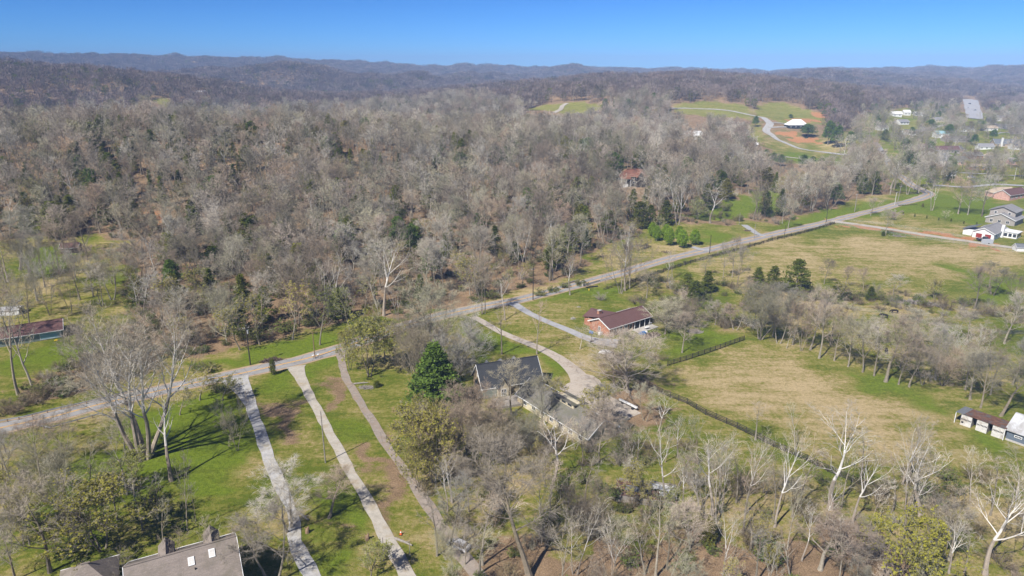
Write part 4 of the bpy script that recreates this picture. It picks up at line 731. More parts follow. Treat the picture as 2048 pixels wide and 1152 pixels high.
def far_tree(seed, H=17, n=210, green=False, w=.42):
    rs = np.random.RandomState(seed); T = TreeMesh(); T.tube([np.array([0, 0, -1.0]), np.array([0, 0, H * .7])], [.35, .2], 3)
    for i in range(n):
        z = rs.rand(); a = rs.rand() * 6.28; zz = .28 + .72 * z; rr_ = H * w * math.sin(math.pi * (.12 + .8 * z)) ** .6 * (.55 + .5 * rs.rand()); c = np.array([math.cos(a) * rr_, math.sin(a) * rr_, H * zz]); d = nrm(c - np.array([0, 0, H * .3]) + rs.normal(size=3) * 2.2)
        if green: T.leaf(c, 1.5, rs, 0)
        else:
            L = 3.2 * (.7 + .6 * rs.rand()); a_ = nrm(np.cross(d, rs.normal(size=3))) * .17; q = len(T.cv); T.cv += [c - d * L * .5 - a_, c - d * L * .5 + a_, c + d * L * .5]; T.cf.append((q, q + 1, q + 2)); T.cmat.append(0)
    return T
M_fartwig = tree_mat('distant_twigs', [(0.19, 0.15, 0.125), (0.28, 0.23, 0.205), (0.20, 0.145, 0.11), (0.30, 0.25, 0.225), (0.23, 0.17, 0.14), (0.13, 0.13, 0.07)], vr=(.5, 1.25))
FAR = [Proto(far_tree(i, 17 + i % 3, 210), 'far_bare', [M_bark], [M_fartwig]) for i in range(3)] + [Proto(far_tree(9, 13, 150, True, .3), 'far_green', [M_bark], [M_cedar])]

def mass(name, pts, protos, label=None):
    """pts: x,y,z,rot,sx,sz,idx ; one object whose points carry whole trees"""
    a = np.array(pts, float); me = bpy.data.meshes.new(name); me.vertices.add(len(a)); me.vertices.foreach_set('co', a[:, :3].ravel().astype(np.float32))
    for nm, tp, arr in (('rot', 'FLOAT_VECTOR', np.stack([0 * a[:, 3], 0 * a[:, 3], a[:, 3]], -1)), ('scl', 'FLOAT_VECTOR', np.stack([a[:, 4], a[:, 4], a[:, 5]], -1))):
        at_ = me.attributes.new(nm, tp, 'POINT'); at_.data.foreach_set('vector', arr.ravel().astype(np.float32))
    at_ = me.attributes.new('pick', 'INT', 'POINT'); at_.data.foreach_set('value', a[:, 6].astype(np.int32))
    o = bpy.data.objects.new(name, me); C.objects.link(o); col = bpy.data.collections.new(name + '_source')
    for i, pr in enumerate(protos):
        q = bpy.data.objects.new(f'{name}_{i:02d}', pr.joined()); col.objects.link(q)
    ng = bpy.data.node_groups.new(name, 'GeometryNodeTree'); ng.interface.new_socket('Geometry', in_out='INPUT', socket_type='NodeSocketGeometry'); ng.interface.new_socket('Geometry', in_out='OUTPUT', socket_type='NodeSocketGeometry')
    gi = ng.nodes.new('NodeGroupInput'); go = ng.nodes.new('NodeGroupOutput'); ip = ng.nodes.new('GeometryNodeInstanceOnPoints'); ci = ng.nodes.new('GeometryNodeCollectionInfo'); ci.inputs['Collection'].default_value = col; ci.inputs['Separate Children'].default_value = True; ci.inputs['Reset Children'].default_value = True
    def na_(nm, tp): n = ng.nodes.new('GeometryNodeInputNamedAttribute'); n.data_type = tp; n.inputs['Name'].default_value = nm; return n.outputs['Attribute']
    ip.inputs['Pick Instance'].default_value = True; L = ng.links.new
    L(gi.outputs[0], ip.inputs['Points']); L(ci.outputs[0], ip.inputs['Instance']); L(na_('pick', 'INT'), ip.inputs['Instance Index']); L(na_('scl', 'FLOAT_VECTOR'), ip.inputs['Scale'])
    er = ng.nodes.new('FunctionNodeEulerToRotation'); L(na_('rot', 'FLOAT_VECTOR'), er.inputs[0]); L(er.outputs[0], ip.inputs['Rotation']); L(ip.outputs[0], go.inputs[0])
    md = o.modifiers.new('scatter', 'NODES'); md.node_group = ng; o['kind'] = 'stuff'; return o
order_k = [('bm', i) for i in range(len(P['bm']))] + [('c', i) for i in range(3)] + [('pg', 0), ('o', 0), ('s', 0), ('s', 3), ('y', 0), ('y', 1)]
plist = [P[k][i] for k, i in order_k]; byk = {}
for j, (k, i) in enumerate(order_k): byk.setdefault(k, []).append(j)
rows_w = []
for (x_, y_, z_, k, h) in stuffpts:
    k = 'bm' if k == 'b' else k; j = byk[k][rw.randint(len(byk[k]))]; s = h / plist[j].H; w_ = s * (rw.uniform(1.05, 1.55) if k == 'bm' else rw.uniform(1.0, 1.6)); rows_w.append((x_, y_, z_, rw.rand() * 6.28, w_, s, j))
mass('woodland', rows_w, plist)
rows_f = []; fn = n150(fx, fy)
for i in range(len(fx)):
    far_ = math.hypot(fx[i], fy[i]) > 1700; j = 3 if rw.rand() < .07 + .10 * (fn[i] > .8) + .16 * (fx[i] < -520 and fy[i] < 1700) else rw.randint(3); s = rw.uniform(.8, 1.15) * (1.15 if far_ else .95); rows_f.append((fx[i], fy[i], fz[i], rw.rand() * 6.28, s * (1.75 if far_ else 1.15), s, j))
mass('distant_woodland', rows_f, FAR)
# understorey and brush
ux, uy = scatter(WOOD, 6.0); uz = ground(ux, uy); k = np.hypot(ux, uy) < 420
for A_ in AVOID[:5] + AVOID[6:]: k &= ~inside(A_, ux, uy)
k &= ~near_path(ux, uy, mp_, 6); uu = list(zip(ux[k], uy[k], uz[k]))
for PP, sp_ in ((WOOD_EDGE_BRUSH, 3.6), (CREEK, 4.2), (FORE_WOOD, 6.2), (poly([(860, 880), (900, 800), (960, 800), (1000, 850), (1150, 880), (1000, 940), (900, 960)]), 4), (poly([(60, 960), (200, 940), (320, 980), (300, 1020), (200, 1100), (60, 1120)]), 6)):
    a_, b_ = scatter(PP, sp_); kk = ~near_path(a_, b_, mp_, 5.5); uu += list(zip(a_[kk], b_[kk], ground(a_[kk], b_[kk])))
FL = resample([G(*q) for q in [(1210, 580), (1290, 556), (1350, 536), (1400, 521), (1480, 500), (1545, 481), (1600, 468), (1668, 448)]], 1.6)
hedge = [(p.x + rw.uniform(-.5, .5), p.y + .9 + rw.uniform(-.5, .5), float(ground(p.x, p.y))) for p in FL]
PK = [P['k'][0], P['k'][1], P['kt'][0], P['kg'][0], P['kg'][1]]
rows_u = []
for q in uu:
    u = rw.rand()
    if math.hypot(q[0], q[1]) < 240 and q[1] > 170 and q[0] < 15: u = u ** .45
    j = 0 if u < .22 else 1 if u < .4 else 2 if u < .66 else 3 if u < .84 else 4; s = rw.uniform(.5, 1.15); rows_u.append((q[0], q[1], q[2], rw.rand() * 6.28, s * rw.uniform(.9, 1.4), s, j))
for q in hedge: s = rw.uniform(.25, .5); rows_u.append((q[0], q[1], q[2], rw.rand() * 6.28, s * 1.2, s, rw.choice([0, 3, 4, 4])))
mass('undergrowth', rows_u, PK)
label_pending()
print('pts', len(rows_w), len(rows_f), len(rows_u), 'objects', len(bpy.data.objects))
# ------------------------------------------------------------------ building materials
def shingle(name, col, patch=None, var=.16):
    m, nt, b = new_mat(name, 0.9, 0.12); tc = nt.nodes.new('ShaderNodeTexCoord').outputs['Object']; a = noise(nt, tc, 0.35, 4, .7); f = noise(nt, tc, 9, 2, .8)
    mp = nt.nodes.new('ShaderNodeMapping'); mp.inputs['Scale'].default_value = (0.5, 3.2, 3.2); nt.links.new(tc, mp.inputs[0]); s_ = noise(nt, mp.outputs[0], 1.6, 3, .8)
    lo = tuple(c * (1 - var) for c in col); hi = tuple(c * (1 + var) for c in col)
    c = ramp(nt, mth(nt, 'MULTIPLY_ADD', s_, .6, mth(nt, 'MULTIPLY', a, .4)), [(.35, lo), (.65, hi)]); c = mixc(nt, 1.0, c, ramp(nt, f, [(.3, (.8,) * 3), (.7, (1.2,) * 3)]), 'MULTIPLY')
    if patch: c = mixc(nt, ramp(nt, noise(nt, tc, .28, 5, .75, .4), [(.48, (0, 0, 0)), (.64, (.9,) * 3)]), c, patch)
    nt.links.new(c, b.inputs['Base Color']); bump(nt, b, s_, .5, .04); return m
def brickm(name, c1, c2, mortar):
    m, nt, b = new_mat(name, .9, .1); tc = nt.nodes.new('ShaderNodeTexCoord').outputs['Object']
    mp = nt.nodes.new('ShaderNodeMapping'); mp.inputs['Rotation'].default_value = (R(90), 0, R(30)); nt.links.new(tc, mp.inputs[0])
    br = nt.nodes.new('ShaderNodeTexBrick'); br.inputs['Scale'].default_value = 4.2; br.inputs['Color1'].default_value = (*c1, 1); br.inputs['Color2'].default_value = (*c2, 1); br.inputs['Mortar'].default_value = (*mortar, 1); br.inputs['Mortar Size'].default_value = .012; nt.links.new(mp.outputs[0], br.inputs['Vector'])
    c = mixc(nt, 1.0, br.outputs['Color'], ramp(nt, noise(nt, tc, 1.1, 4, .7), [(.3, (.72,) * 3), (.7, (1.2,) * 3)]), 'MULTIPLY'); nt.links.new(c, b.inputs['Base Color']); return m
M_darkroof = shingle('charcoal_shingles', (.05, .053, .06)); M_greyroof = shingle('weathered_grey_shingles', (.165, .155, .14), patch=(.13, .13, .09)); M_brownroof = shingle('maroon_brown_shingles', (.135, .075, .07), var=.1)
M_taupe = shingle('taupe_shingles', (.235, .20, .175), patch=(.17, .15, .12), var=.2); M_grroof = shingle('grey_shingles', (.25, .245, .25)); M_rroof = shingle('terracotta_shingles', (.21, .095, .065), patch=(.12, .07, .055)); M_tanroof = shingle('tan_shingles', (.45, .36, .27)); M_dkgrey = shingle('slate_grey_shingles', (.15, .16, .175))
M_brick = brickm('orange_red_brick', (.36, .135, .08), (.46, .20, .115), (.45, .38, .32)); M_pinkbrick = brickm('pink_brick', (.55, .30, .24), (.6, .35, .28), (.5, .45, .42))
M_cream = plain('cream_render', (.58, .52, .38), .85, .14, .9, wear=(.45, .36, .24)); M_stone = plain('tan_stone_cladding', (.42, .33, .22), .9, .3, 1.8); M_white = plain('white_paint', (.76, .76, .75), .6, .06); M_whitew = plain('weathered_white_paint', (.62, .6, .57), .8, .12, 1.6, wear=(.42, .38, .33))
M_wood = plain('weathered_grey_boards', (.30, .27, .24), .9, .2, 2.5); M_dkwood = plain('dark_stained_boards', (.06, .05, .042), .85, .25, 2.5); M_brownwood = plain('brown_boards', (.25, .17, .11), .9, .2, 2.0); M_black = plain('black_rubber', (.025, .025, .027), .6, .1); M_dark = plain('shade_black', (.02, .02, .02), .9, .1)  # M_dark: shade inside openings painted near-black; plain dark colour on other parts
M_metalroof = plain('galvanised_roofing', (.52, .53, .54), .38, .16, .6, .5, wear=(.36, .35, .34)); M_rust = plain('rusty_roofing', (.17, .085, .055), .9, .35, 1.2, wear=(.11, .10, .10)); M_galv = plain('galvanised_steel', (.42, .43, .44), .45, .1, 3, .5)
M_teal = plain('faded_blue_siding', (.27, .44, .48), .75, .06, 1); M_sage = plain('grey_green_siding', (.24, .28, .25), .8, .12, 1.2); M_bluegrey = plain('slate_blue_siding', (.13, .16, .20), .75, .1); M_greysid = plain('taupe_siding', (.34, .31, .28), .8, .08); M_red = plain('barn_red_door', (.28, .045, .035), .5, .08)
M_orange = plain('orange_plastic', (.75, .13, .03), .5, .05); M_yellow = plain('yellow_paint', (.75, .52, .03), .5, .05); M_blue = plain('blue_tarpaulin', (.04, .17, .42), .5, .15, 2); M_mulch = plain('bark_mulch', (.15, .11, .085), 1, .35, 2.2); M_redp = plain('red_enamel', (.5, .03, .025), .4, .05); M_conc = plain('concrete', (.45, .43, .40), .9, .1, 1)
M_cow = plain('black_hide', (.018, .016, .015), .7, .2, 4); M_chim = brickm('chimney_brick', (.36, .16, .10), (.44, .22, .14), (.4, .35, .3))
M_glass, _nt, _b = new_mat('window_glass', .12, .5); _b.inputs['Base Color'].default_value = (.035, .04, .05, 1)
M_flag = plain('flag_cloth', (.6, .3, .32), .8, .2, 4)

def gable(name, label, cat, a, ang, L, W, eave, ridge, wall, roof, oh=.45, wins=(), doors=(), group=None, trim=None, hip=0.0, chim=None, gz=None, wall_label=None):
    """gabled house: a = near-left wall corner, x along the near wall, y to the back"""
    a = Vector((a[0], a[1], 0)); z0 = float(ground(a.x + math.cos(ang) * L / 2 - math.sin(ang) * W / 2, a.y + math.sin(ang) * L / 2 + math.cos(ang) * W / 2)) if gz is None else gz
    e = empty(name, (a.x, a.y, z0), ang); tag(e, label, cat, group)
    mb = MB(); h = eave
    if hip: mb.box((L / 2, W / 2, h / 2 - .5), (L, W, h + 1.0))
    else:
        mb.add([(0, 0, -1), (L, 0, -1), (L, W, -1), (0, W, -1), (0, 0, h), (L, 0, h), (L, W, h), (0, W, h), (0, W / 2, ridge - .05), (L, W / 2, ridge - .05)],
               [(0, 1, 5, 4), (2, 3, 7, 6), (1, 2, 6, 9, 5), (3, 0, 4, 8, 7), (0, 3, 2, 1), (4, 5, 9, 8), (6, 7, 8, 9)])
    mb.build('wall', wall, e)
    k = (ridge - eave) / (W / 2); rb = MB(); t = .16; ze = eave - oh * k + .1; zr = ridge + .1
    if hip:
        c4 = [(-oh, -oh, ze), (L + oh, -oh, ze), (L + oh, W + oh, ze), (-oh, W + oh, ze)]; r1 = (hip, W / 2, zr); r2 = (L - hip, W / 2, zr)
        vs = c4 + [r1, r2]; vs2 = [(p[0], p[1], p[2] - t) for p in vs[:4]]; rb.add(vs + vs2, [(0, 1, 5, 4), (1, 2, 5), (2, 3, 4, 5), (3, 0, 4), (0, 6, 7, 1), (1, 7, 8, 2), (2, 8, 9, 3), (3, 9, 6, 0), (6, 9, 8, 7)])
    else:
        rb.slab([(-oh, -oh, ze), (L + oh, -oh, ze), (L + oh, W / 2, zr), (-oh, W / 2, zr)], t); rb.slab([(-oh, W / 2, zr), (L + oh, W / 2, zr), (L + oh, W + oh, ze), (-oh, W + oh, ze)], t)
    ro = rb.build('roof', roof, e)
    MB().box((L / 2, W / 2, zr + .03), (L + 2 * oh - 2 * hip if hip else L + 2 * oh, .28, .09)).build('ridge_cap', roof, ro)
    tm_ = trim or M_white
    if not hip:
        for sx_ in (-oh - .03, L + oh + .03):
            for s_ in (-1, 1):
                y0 = W / 2 + s_ * (W / 2 + oh); q = MB(); q.add([(sx_ - .04, y0, ze - .28), (sx_ + .04, y0, ze - .28), (sx_ + .04, W / 2, zr - .28), (sx_ - .04, W / 2, zr - .28), (sx_ - .04, y0, ze + .03), (sx_ + .04, y0, ze + .03), (sx_ + .04, W / 2, zr + .03), (sx_ - .04, W / 2, zr + .03)], [(0, 1, 2, 3), (4, 7, 6, 5), (0, 4, 5, 1), (2, 6, 7, 3), (0, 3, 7, 4), (1, 5, 6, 2)]); q.build('barge_board', tm_, ro)
    for y0 in (-oh - .06, W + oh + .06): MB().box((L / 2, y0, ze - .03), (L + 2 * oh, .12, .14)).build('gutter', tm_, ro)
    for w in wins: opening(e, L, W, *w)
    for d in doors: opening(e, L, W, *d, door=True)
    if chim:
        cx, cy, cw, ch, cm = chim; c_ = MB().box((cx, cy, ch / 2), (cw, cw * .8, ch)).build('chimney', cm, e); MB().box((cx, cy, ch + .06), (cw * 1.15, cw * .95, .12)).build('cap', M_conc, c_); MB().box((cx, cy, ch + .22), (cw * .4, cw * .4, .25)).build('flue', M_black, c_)
    return e
def opening(e, L, W, side, u, z, w, h, mat=None, door=False, frame=None, mull=1):
    fr = frame or M_white
    P0 = {'n': ((u, 0), 0), 'f': ((u, W), math.pi), 'l': ((0, u), -math.pi / 2), 'r': ((L, u), math.pi / 2)}[side]; (x_, y_), rz_ = P0
    nx, ny = math.sin(rz_), -math.cos(rz_)
    def bx(c, d): # c: along, out, up
        tx, ty = math.cos(rz_), math.sin(rz_); return (x_ + tx * c[0] + nx * c[1], y_ + ty * c[0] + ny * c[1], c[2]), d
    mb = MB(); t = .1
    for c, d in (((0, .04, z + h / 2 - t / 2), (w, .10, t)), ((0, .04, z - h / 2 + t / 2), (w, .10, t)), ((-w / 2 + t / 2, .04, z), (t, .10, h - 2 * t)), ((w / 2 - t / 2, .04, z), (t, .10, h - 2 * t))):
        cc_, dd_ = bx(c, d); mb.box(cc_, dd_, rz_)
    if not door:
        for i in range(mull):
            cc_, dd_ = bx((-w / 2 + w * (i + 1) / (mull + 1), .035, z), (.05, .07, h - 2 * t)); mb.box(cc_, dd_, rz_)
    o = mb.build('door' if door else 'window', fr, e); cc_, dd_ = bx((0, .012, z), (w - 2 * t, .03, h - 2 * t))
    MB().box(cc_, dd_, rz_).build('door_leaf' if door else 'pane', mat or (M_red if door else M_glass), o)
    return o
def local(e, x_, y_, z_): return Vector((e.location.x + x_ * math.cos(e.rotation_euler.z) - y_ * math.sin(e.rotation_euler.z), e.location.y + x_ * math.sin(e.rotation_euler.z) + y_ * math.cos(e.rotation_euler.z), e.location.z + z_))

# ---- black-roofed house
mh = gable('house', 'black-roofed steep-gabled house with tan stone gable left of the concrete drive', 'house', (-6.9, 147.0), R(20), 15.0, 7.9, 2.9, 7.1, M_stone, M_darkroof, wins=[('l', 2.2, 1.7, 1.3, 1.5), ('l', 5.6, 1.7, .9, 1.5), ('l', 3.9, 4.6, .9, 1.2), ('n', 10, 1.5, 1.6, 1.2), ('f', 3, 1.6, 1.4, 1.3), ('f', 8, 1.6, 1.4, 1.3)], doors=[('f', 11, 1.1, 1.1, 2.1)])
for i in range(3):      # dormers on the far slope
    d = MB(); x0 = 3.2 + 3.6 * i; d.add([(x0 - .8, 5.2, 5.0), (x0 + .8, 5.2, 5.0), (x0 + .8, 7.0, 4.0), (x0 - .8, 7.0, 4.0), (x0 - .8, 5.2, 5.9), (x0 + .8, 5.2, 5.9), (x0 + .8, 7.0, 5.9), (x0 - .8, 7.0, 5.9), (x0, 5.0, 6.6), (x0, 7.1, 6.6)], [(3, 2, 6, 9, 7), (0, 3, 7, 4), (1, 5, 6, 2), (4, 7, 9, 8), (5, 8, 9, 6)]); d.build('dormer', M_dkgrey, mh)
# near cross gable
cg = MB(); x0, x1 = 3.4, 5.9; cg.add([(x0, -1.6, -1), (x1, -1.6, -1), (x1, 2.2, -1), (x0, 2.2, -1), (x0, -1.6, 2.7), (x1, -1.6, 2.7), (x1, 2.2, 2.7), (x0, 2.2, 2.7), ((x0 + x1) / 2, -1.6, 4.9), ((x0 + x1) / 2, 2.2, 4.9)], [(0, 1, 5, 8, 4), (1, 2, 6, 5), (3, 0, 4, 7), (2, 3, 7, 9, 6)]); bay = cg.build('bay', M_cream, mh)
r_ = MB(); xm = (x0 + x1) / 2; r_.slab([(x0 - .3, -1.9, 2.5), (xm, -1.9, 5.05), (xm, 2.6, 5.05), (x0 - .3, 2.6, 2.5)], .12); r_.slab([(xm, -1.9, 5.05), (x1 + .3, -1.9, 2.5), (x1 + .3, 2.6, 2.5), (xm, 2.6, 5.05)], .12); r_.build('bay_roof', M_darkroof, bay)
wf = MB(); 
for c, d in (((xm, -1.66, 2.45), (1.3, .08, .1)), ((xm, -1.66, .75), (1.3, .08, .1)), ((xm - .6, -1.66, 1.6), (.1, .08, 1.6)), ((xm + .6, -1.66, 1.6), (.1, .08, 1.6)), ((xm, -1.66, 1.6), (.06, .07, 1.6)), ((xm, -1.655, 1.6), (1.1, .06, .06))): wf.box(c, d)
wf.build('window', M_white, bay); MB().box((xm, -1.63, 1.6), (1.1, .04, 1.6)).build('pane', M_glass, bay)
MB().box((1.6, -.35, 1.15), (3.4, .12, 2.3)).build('fence_panel', M_sage, mh)
sb = MB().box((-.6, 1.2, 1.3), (1.1, 1.7, 2.6)).build('bay_window', M_white, mh); MB().slab([(-1.3, .2, 2.6), (-1.3, 2.2, 2.6), (0, 2.2, 3.0), (0, .2, 3.0)], .1).build('bay_roof', M_dark, sb)
for y_ in (.9, 1.6): MB().box((-1.17, y_, 1.5), (.06, .5, 1.2)).build('pane', M_glass, sb)
# deck in front
dk = MB().box((5.4, -4.2, .25), (7.6, 4.6, .5)).build('deck', M_wood, mh)
for i in range(18): MB().box((5.4, -6.35 + i * .26, .53), (7.6, .22, .05)).build('board', M_wood, dk)
for i in range(3): MB().box((1.2 - i * .35, -4.6, .38 - i * .14), (.34, 2.4, .12)).build('step', M_wood, dk)
MB().box((15.9, 2.6, 1.2), (1.7, 2.4, 2.4)).build('side_entry', M_stone, mh); MB().slab([(14.9, 1.2, 2.5), (17.1, 1.2, 2.3), (17.1, 4.0, 2.3), (14.9, 4.0, 2.5)], .14).build('entry_roof', M_darkroof, mh)

gw = gable('garage_wing', 'long grey-shingled wing with cream walls and mossy shed dormer beside the concrete pad', 'outbuilding', (1.3, 144.6), R(-54), 24.5, 8.2, 2.5, 5.3, M_cream, M_greyroof, wins=[('n', 3 + i * 3.2, 1.3, 1.3, 1.0) for i in range(7)] + [('l', 3, 1.5, 1.2, 1.2)])
dm = MB().box((13.2, 4.0, 5.0), (6.6, 2.2, 1.0)).build('dormer', M_cream, gw); MB().slab([(9.6, 2.6, 5.75), (17, 2.6, 5.75), (17, 7.0, 4.9), (9.6, 7.0, 4.9)], .16).build('dormer_roof', M_greyroof, dm)
for i in range(3): MB().box((11.2 + 2 * i, 2.88, 5.1), (1.3, .05, .5)).build('pane', M_glass, dm)
MB().box((21.5, 10.2, 1.4), (5, 3.4, 2.8)).build('porch_block', M_cream, gw); MB().slab([(18.7, 8.2, 3.6), (24.4, 8.2, 3.6), (24.4, 12.3, 2.7), (18.7, 12.3, 2.7)], .16).build('porch_roof', M_greyroof, gw)

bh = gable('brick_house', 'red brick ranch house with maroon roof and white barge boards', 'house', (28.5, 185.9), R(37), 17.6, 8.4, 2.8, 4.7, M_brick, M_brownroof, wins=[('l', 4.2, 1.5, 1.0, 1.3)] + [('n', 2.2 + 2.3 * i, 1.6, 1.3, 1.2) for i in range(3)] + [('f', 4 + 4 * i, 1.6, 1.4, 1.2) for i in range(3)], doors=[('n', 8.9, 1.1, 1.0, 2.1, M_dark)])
pr_ = MB().box((13.7, .02, 1.35), (7.2, .35, 2.4)).build('porch_shade', M_dark, bh)  # porch shade painted as a near-black block; the wall has no recess
for i in range(4): MB().box((10.3 + i * 2.2, -.28, 1.3), (.14, .14, 2.6)).build('porch_post', M_white, bh)
MB().box((13.6, -1.6, .08), (8.4, 3.2, .16)).build('patio', M_conc, bh)
fw = MB(); fw.add([(1.5, 8.4, -1), (8, 8.4, -1), (8, 12.4, -1), (1.5, 12.4, -1), (1.5, 8.4, 2.7), (8, 8.4, 2.7), (8, 12.4, 2.7), (1.5, 12.4, 2.7)], [(0, 1, 5, 4), (1, 2, 6, 5), (2, 3, 7, 6), (3, 0, 4, 7), (4, 5, 6, 7)]); wg = fw.build('front_wing', M_brick, bh)
rb = MB(); rb.slab([(1.0, 4.8, 4.55), (4.75, 4.8, 4.6), (4.75, 12.8, 4.6), (1.0, 12.8, 2.6)], .14); rb.slab([(4.75, 4.8, 4.6), (8.5, 4.8, 4.5), (8.5, 12.8, 2.6), (4.75, 12.8, 4.6)], .14); rb.build('wing_roof', M_brownroof, wg)
ch = MB().box((2.9, 7.4, 2.9), (1.15, .85, 5.4)).build('chimney', M_chim, bh); MB().box((2.9, 7.4, 5.66), (1.3, 1, .12)).build('cap', M_conc, ch)
ac = MB().box((-.8, 3.0, .45), (.9, .9, .9)).build('air_conditioner', M_white, bh); MB().box((-.8, 3.0, .93), (.7, .7, .06)).build('fan_grille', M_galv, ac)

# ---- left ranch house
gable('ranch_house', 'low ranch house with maroon roof and faded blue end wall at the left edge', 'house', (-144.8, 178.0), R(30), 15.5, 9.6, 2.5, 4.2, M_sage, M_brownroof, wins=[('n', 2.0, 1.5, 1.4, 1.1), ('n', 5.4, 1.5, 1.0, 1.1), ('n', 7.6, 1.5, 1.0, 1.1)], doors=[('n', 12.6, 1.35, 5.2, 2.2, M_teal)])
gable('small_shed', 'white metal-roofed shed with dark open end at the far left lawn edge', 'shed', tuple(G(-14, 634))[:2], R(14), 7.4, 4, 1.7, 2.3, M_white, M_metalroof, oh=.1, doors=[('r', 2, .9, 3.2, 1.6, M_dark)])  # dark leaf paints the shade of the open end; the wall stays closed

p = G(122, 508); gable('lawn_outbuilding', 'small dark outbuilding with maroon roof on the left wood lawn', 'shed', (p.x, p.y), R(12), 6.5, 4.5, 2.4, 3.8, M_dkwood, M_brownroof, wins=[('n', 2.5, 1.4, 1.0, 1.0)])
# ---- dormered house at the bottom left
tx, ty = math.cos(R(27)), math.sin(R(27))
dh = gable('dormer_house', 'taupe-shingled house with two dormers and two skylights at the bottom left', 'house', (-53.4 + 6.3 * ty - 1.2 * tx, 80.2 - 6.3 * tx - 1.2 * ty), R(27), 14.2, 12.6, 4.2, 8.0, M_greysid, M_taupe, oh=.4, wins=[('r', 4, 2, 1.2, 1.3), ('r', 8, 2, 1.2, 1.3)])
for x_ in (5.0, 11.2):
    b_ = MB(); w_ = 1.0; b_.add([(x_ - w_, 8.2, 6.5), (x_ + w_, 8.2, 6.5), (x_ + w_, 11.4, 4.6), (x_ - w_, 11.4, 4.6), (x_ - w_, 8.2, 6.9), (x_ + w_, 8.2, 6.9), (x_ + w_, 11.4, 6.3), (x_ - w_, 11.4, 6.3), (x_, 8.2, 7.45), (x_, 11.4, 7.35)], [(3, 2, 6, 9, 7), (0, 3, 7, 4), (1, 5, 6, 2)]); do_ = b_.build('dormer', M_whitew, dh)
    rb = MB(); rb.slab([(x_ - w_ - .15, 8.0, 6.55), (x_, 6.6, 7.65), (x_, 11.7, 7.6), (x_ - w_ - .15, 11.7, 6.3)], .1); rb.slab([(x_, 6.6, 7.65), (x_ + w_ + .15, 8.0, 6.55), (x_ + w_ + .15, 11.7, 6.3), (x_, 11.7, 7.6)], .1); rb.build('dormer_roof', M_taupe, do_)
kk = (8.0 - 4.2) / 6.3
for x_, y_ in ((8.2, 4.55), (11.0, 4.85)):
    z_ = 4.2 + y_ * kk + .18; s_ = MB(); s_.slab([(x_ - .42, y_ - .55, z_ - .55 * kk + .1), (x_ + .42, y_ - .55, z_ - .55 * kk + .1), (x_ + .42, y_ + .55, z_ + .55 * kk + .1), (x_ - .42, y_ + .55, z_ + .55 * kk + .1)], .16); sk = s_.build('skylight', M_white, dh)
    s_ = MB(); s_.slab([(x_ - .3, y_ - .42, z_ - .42 * kk + .13), (x_ + .3, y_ - .42, z_ - .42 * kk + .13), (x_ + .3, y_ + .42, z_ + .42 * kk + .13), (x_ - .3, y_ + .42, z_ + .42 * kk + .13)], .02); s_.build('pane', M_whitew, sk)
MB().tube([(8.6, 3.5, 6.1), (8.6, 3.5, 6.7)], .09, 8).build('vent_pipe', M_black, dh)
p0 = at_z(171, 1128, 5.4)
gable('hip_roof_garage', 'small hip-roofed garage with brown-grey shingles at the bottom left corner', 'garage', (p0.x - 3.4 * tx + 3.6 * ty - .2, p0.y - 3.6 * tx - 3.4 * ty), R(27), 7.0, 7.2, 2.8, 5.4, M_greysid, M_taupe, hip=3.3)

# ---- row of open stalls with white fronts, and the metal-roofed barn behind its end
a0 = at_z(1920, 841, 0); a1 = at_z(2003, 872, 0); a0 = G(1914, 838); sa = R(-52.5)
st = empty('stall_row', (98.5, 135.6, 0), sa); tag(st, 'row of open stalls with white slotted fronts under a rusty roof', 'stable')
SL = 9.6
for i in range(6):
    x0, x1 = i * SL / 6, (i + 1) * SL / 6; s_ = MB(); s_.slab([(x0, -.35, 2.75), (x1 + .05, -.35, 2.75), (x1 + .05, 4.9, 2.35), (x0, 4.9, 2.35)], .07); s_.build('roof_panel', M_rust if i > 0 else M_dkgrey, st)
for i, x0 in enumerate((1.15, 4.2, 7.2)):
    pn = MB(); w_ = 2.1
    pn.box((x0 + w_ / 2, -.1, .62), (w_, .1, 1.24)); pn.box((x0 + w_ / 2, -.1, 2.12), (w_, .1, .96))
    for k in range(9): pn.box((x0 + (k + .03) * w_ / 8.15 + .03, -.1, 1.44), (.09, .1, .4))
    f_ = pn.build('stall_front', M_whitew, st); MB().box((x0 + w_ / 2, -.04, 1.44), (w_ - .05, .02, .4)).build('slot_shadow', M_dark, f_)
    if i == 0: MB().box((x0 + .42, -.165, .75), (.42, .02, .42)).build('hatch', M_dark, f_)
    MB().box((x0 + w_ - .03, 1.5, 1.2), (.08, 3.2, 2.4)).build('side_panel', M_wood, st); MB().box((x0 + .05, 2.4, 1.2), (.08, 4.8, 2.4)).build('side_panel', M_dkwood, st)
MB().box((SL / 2, 4.75, 1.1), (SL, .08, 2.2)).build('back_wall', M_dkwood, st); MB().box((.06, -.15, 1.35), (.13, .13, 2.7)).build('corner_post', M_white, st); MB().box((SL - .1, -.35, 1.3), (.14, .14, 2.6)).build('corner_post', M_white, st)
mbn = gable('barn', 'slate blue barn with a bright galvanised roof at the right edge', 'barn', (98.5 + math.cos(sa) * 9.7 + .3, 135.6 + math.sin(sa) * 9.7 + .2), sa, 14, 9.4, 2.5, 4.6, M_bluegrey, M_metalroof, oh=.35, wins=[('n', 2.1, 1.5, 1.4, .5)], trim=M_metalroof)
MB().box((7, -.06, .14), (14, .14, .5)).build('sill_board', M_conc, mbn)
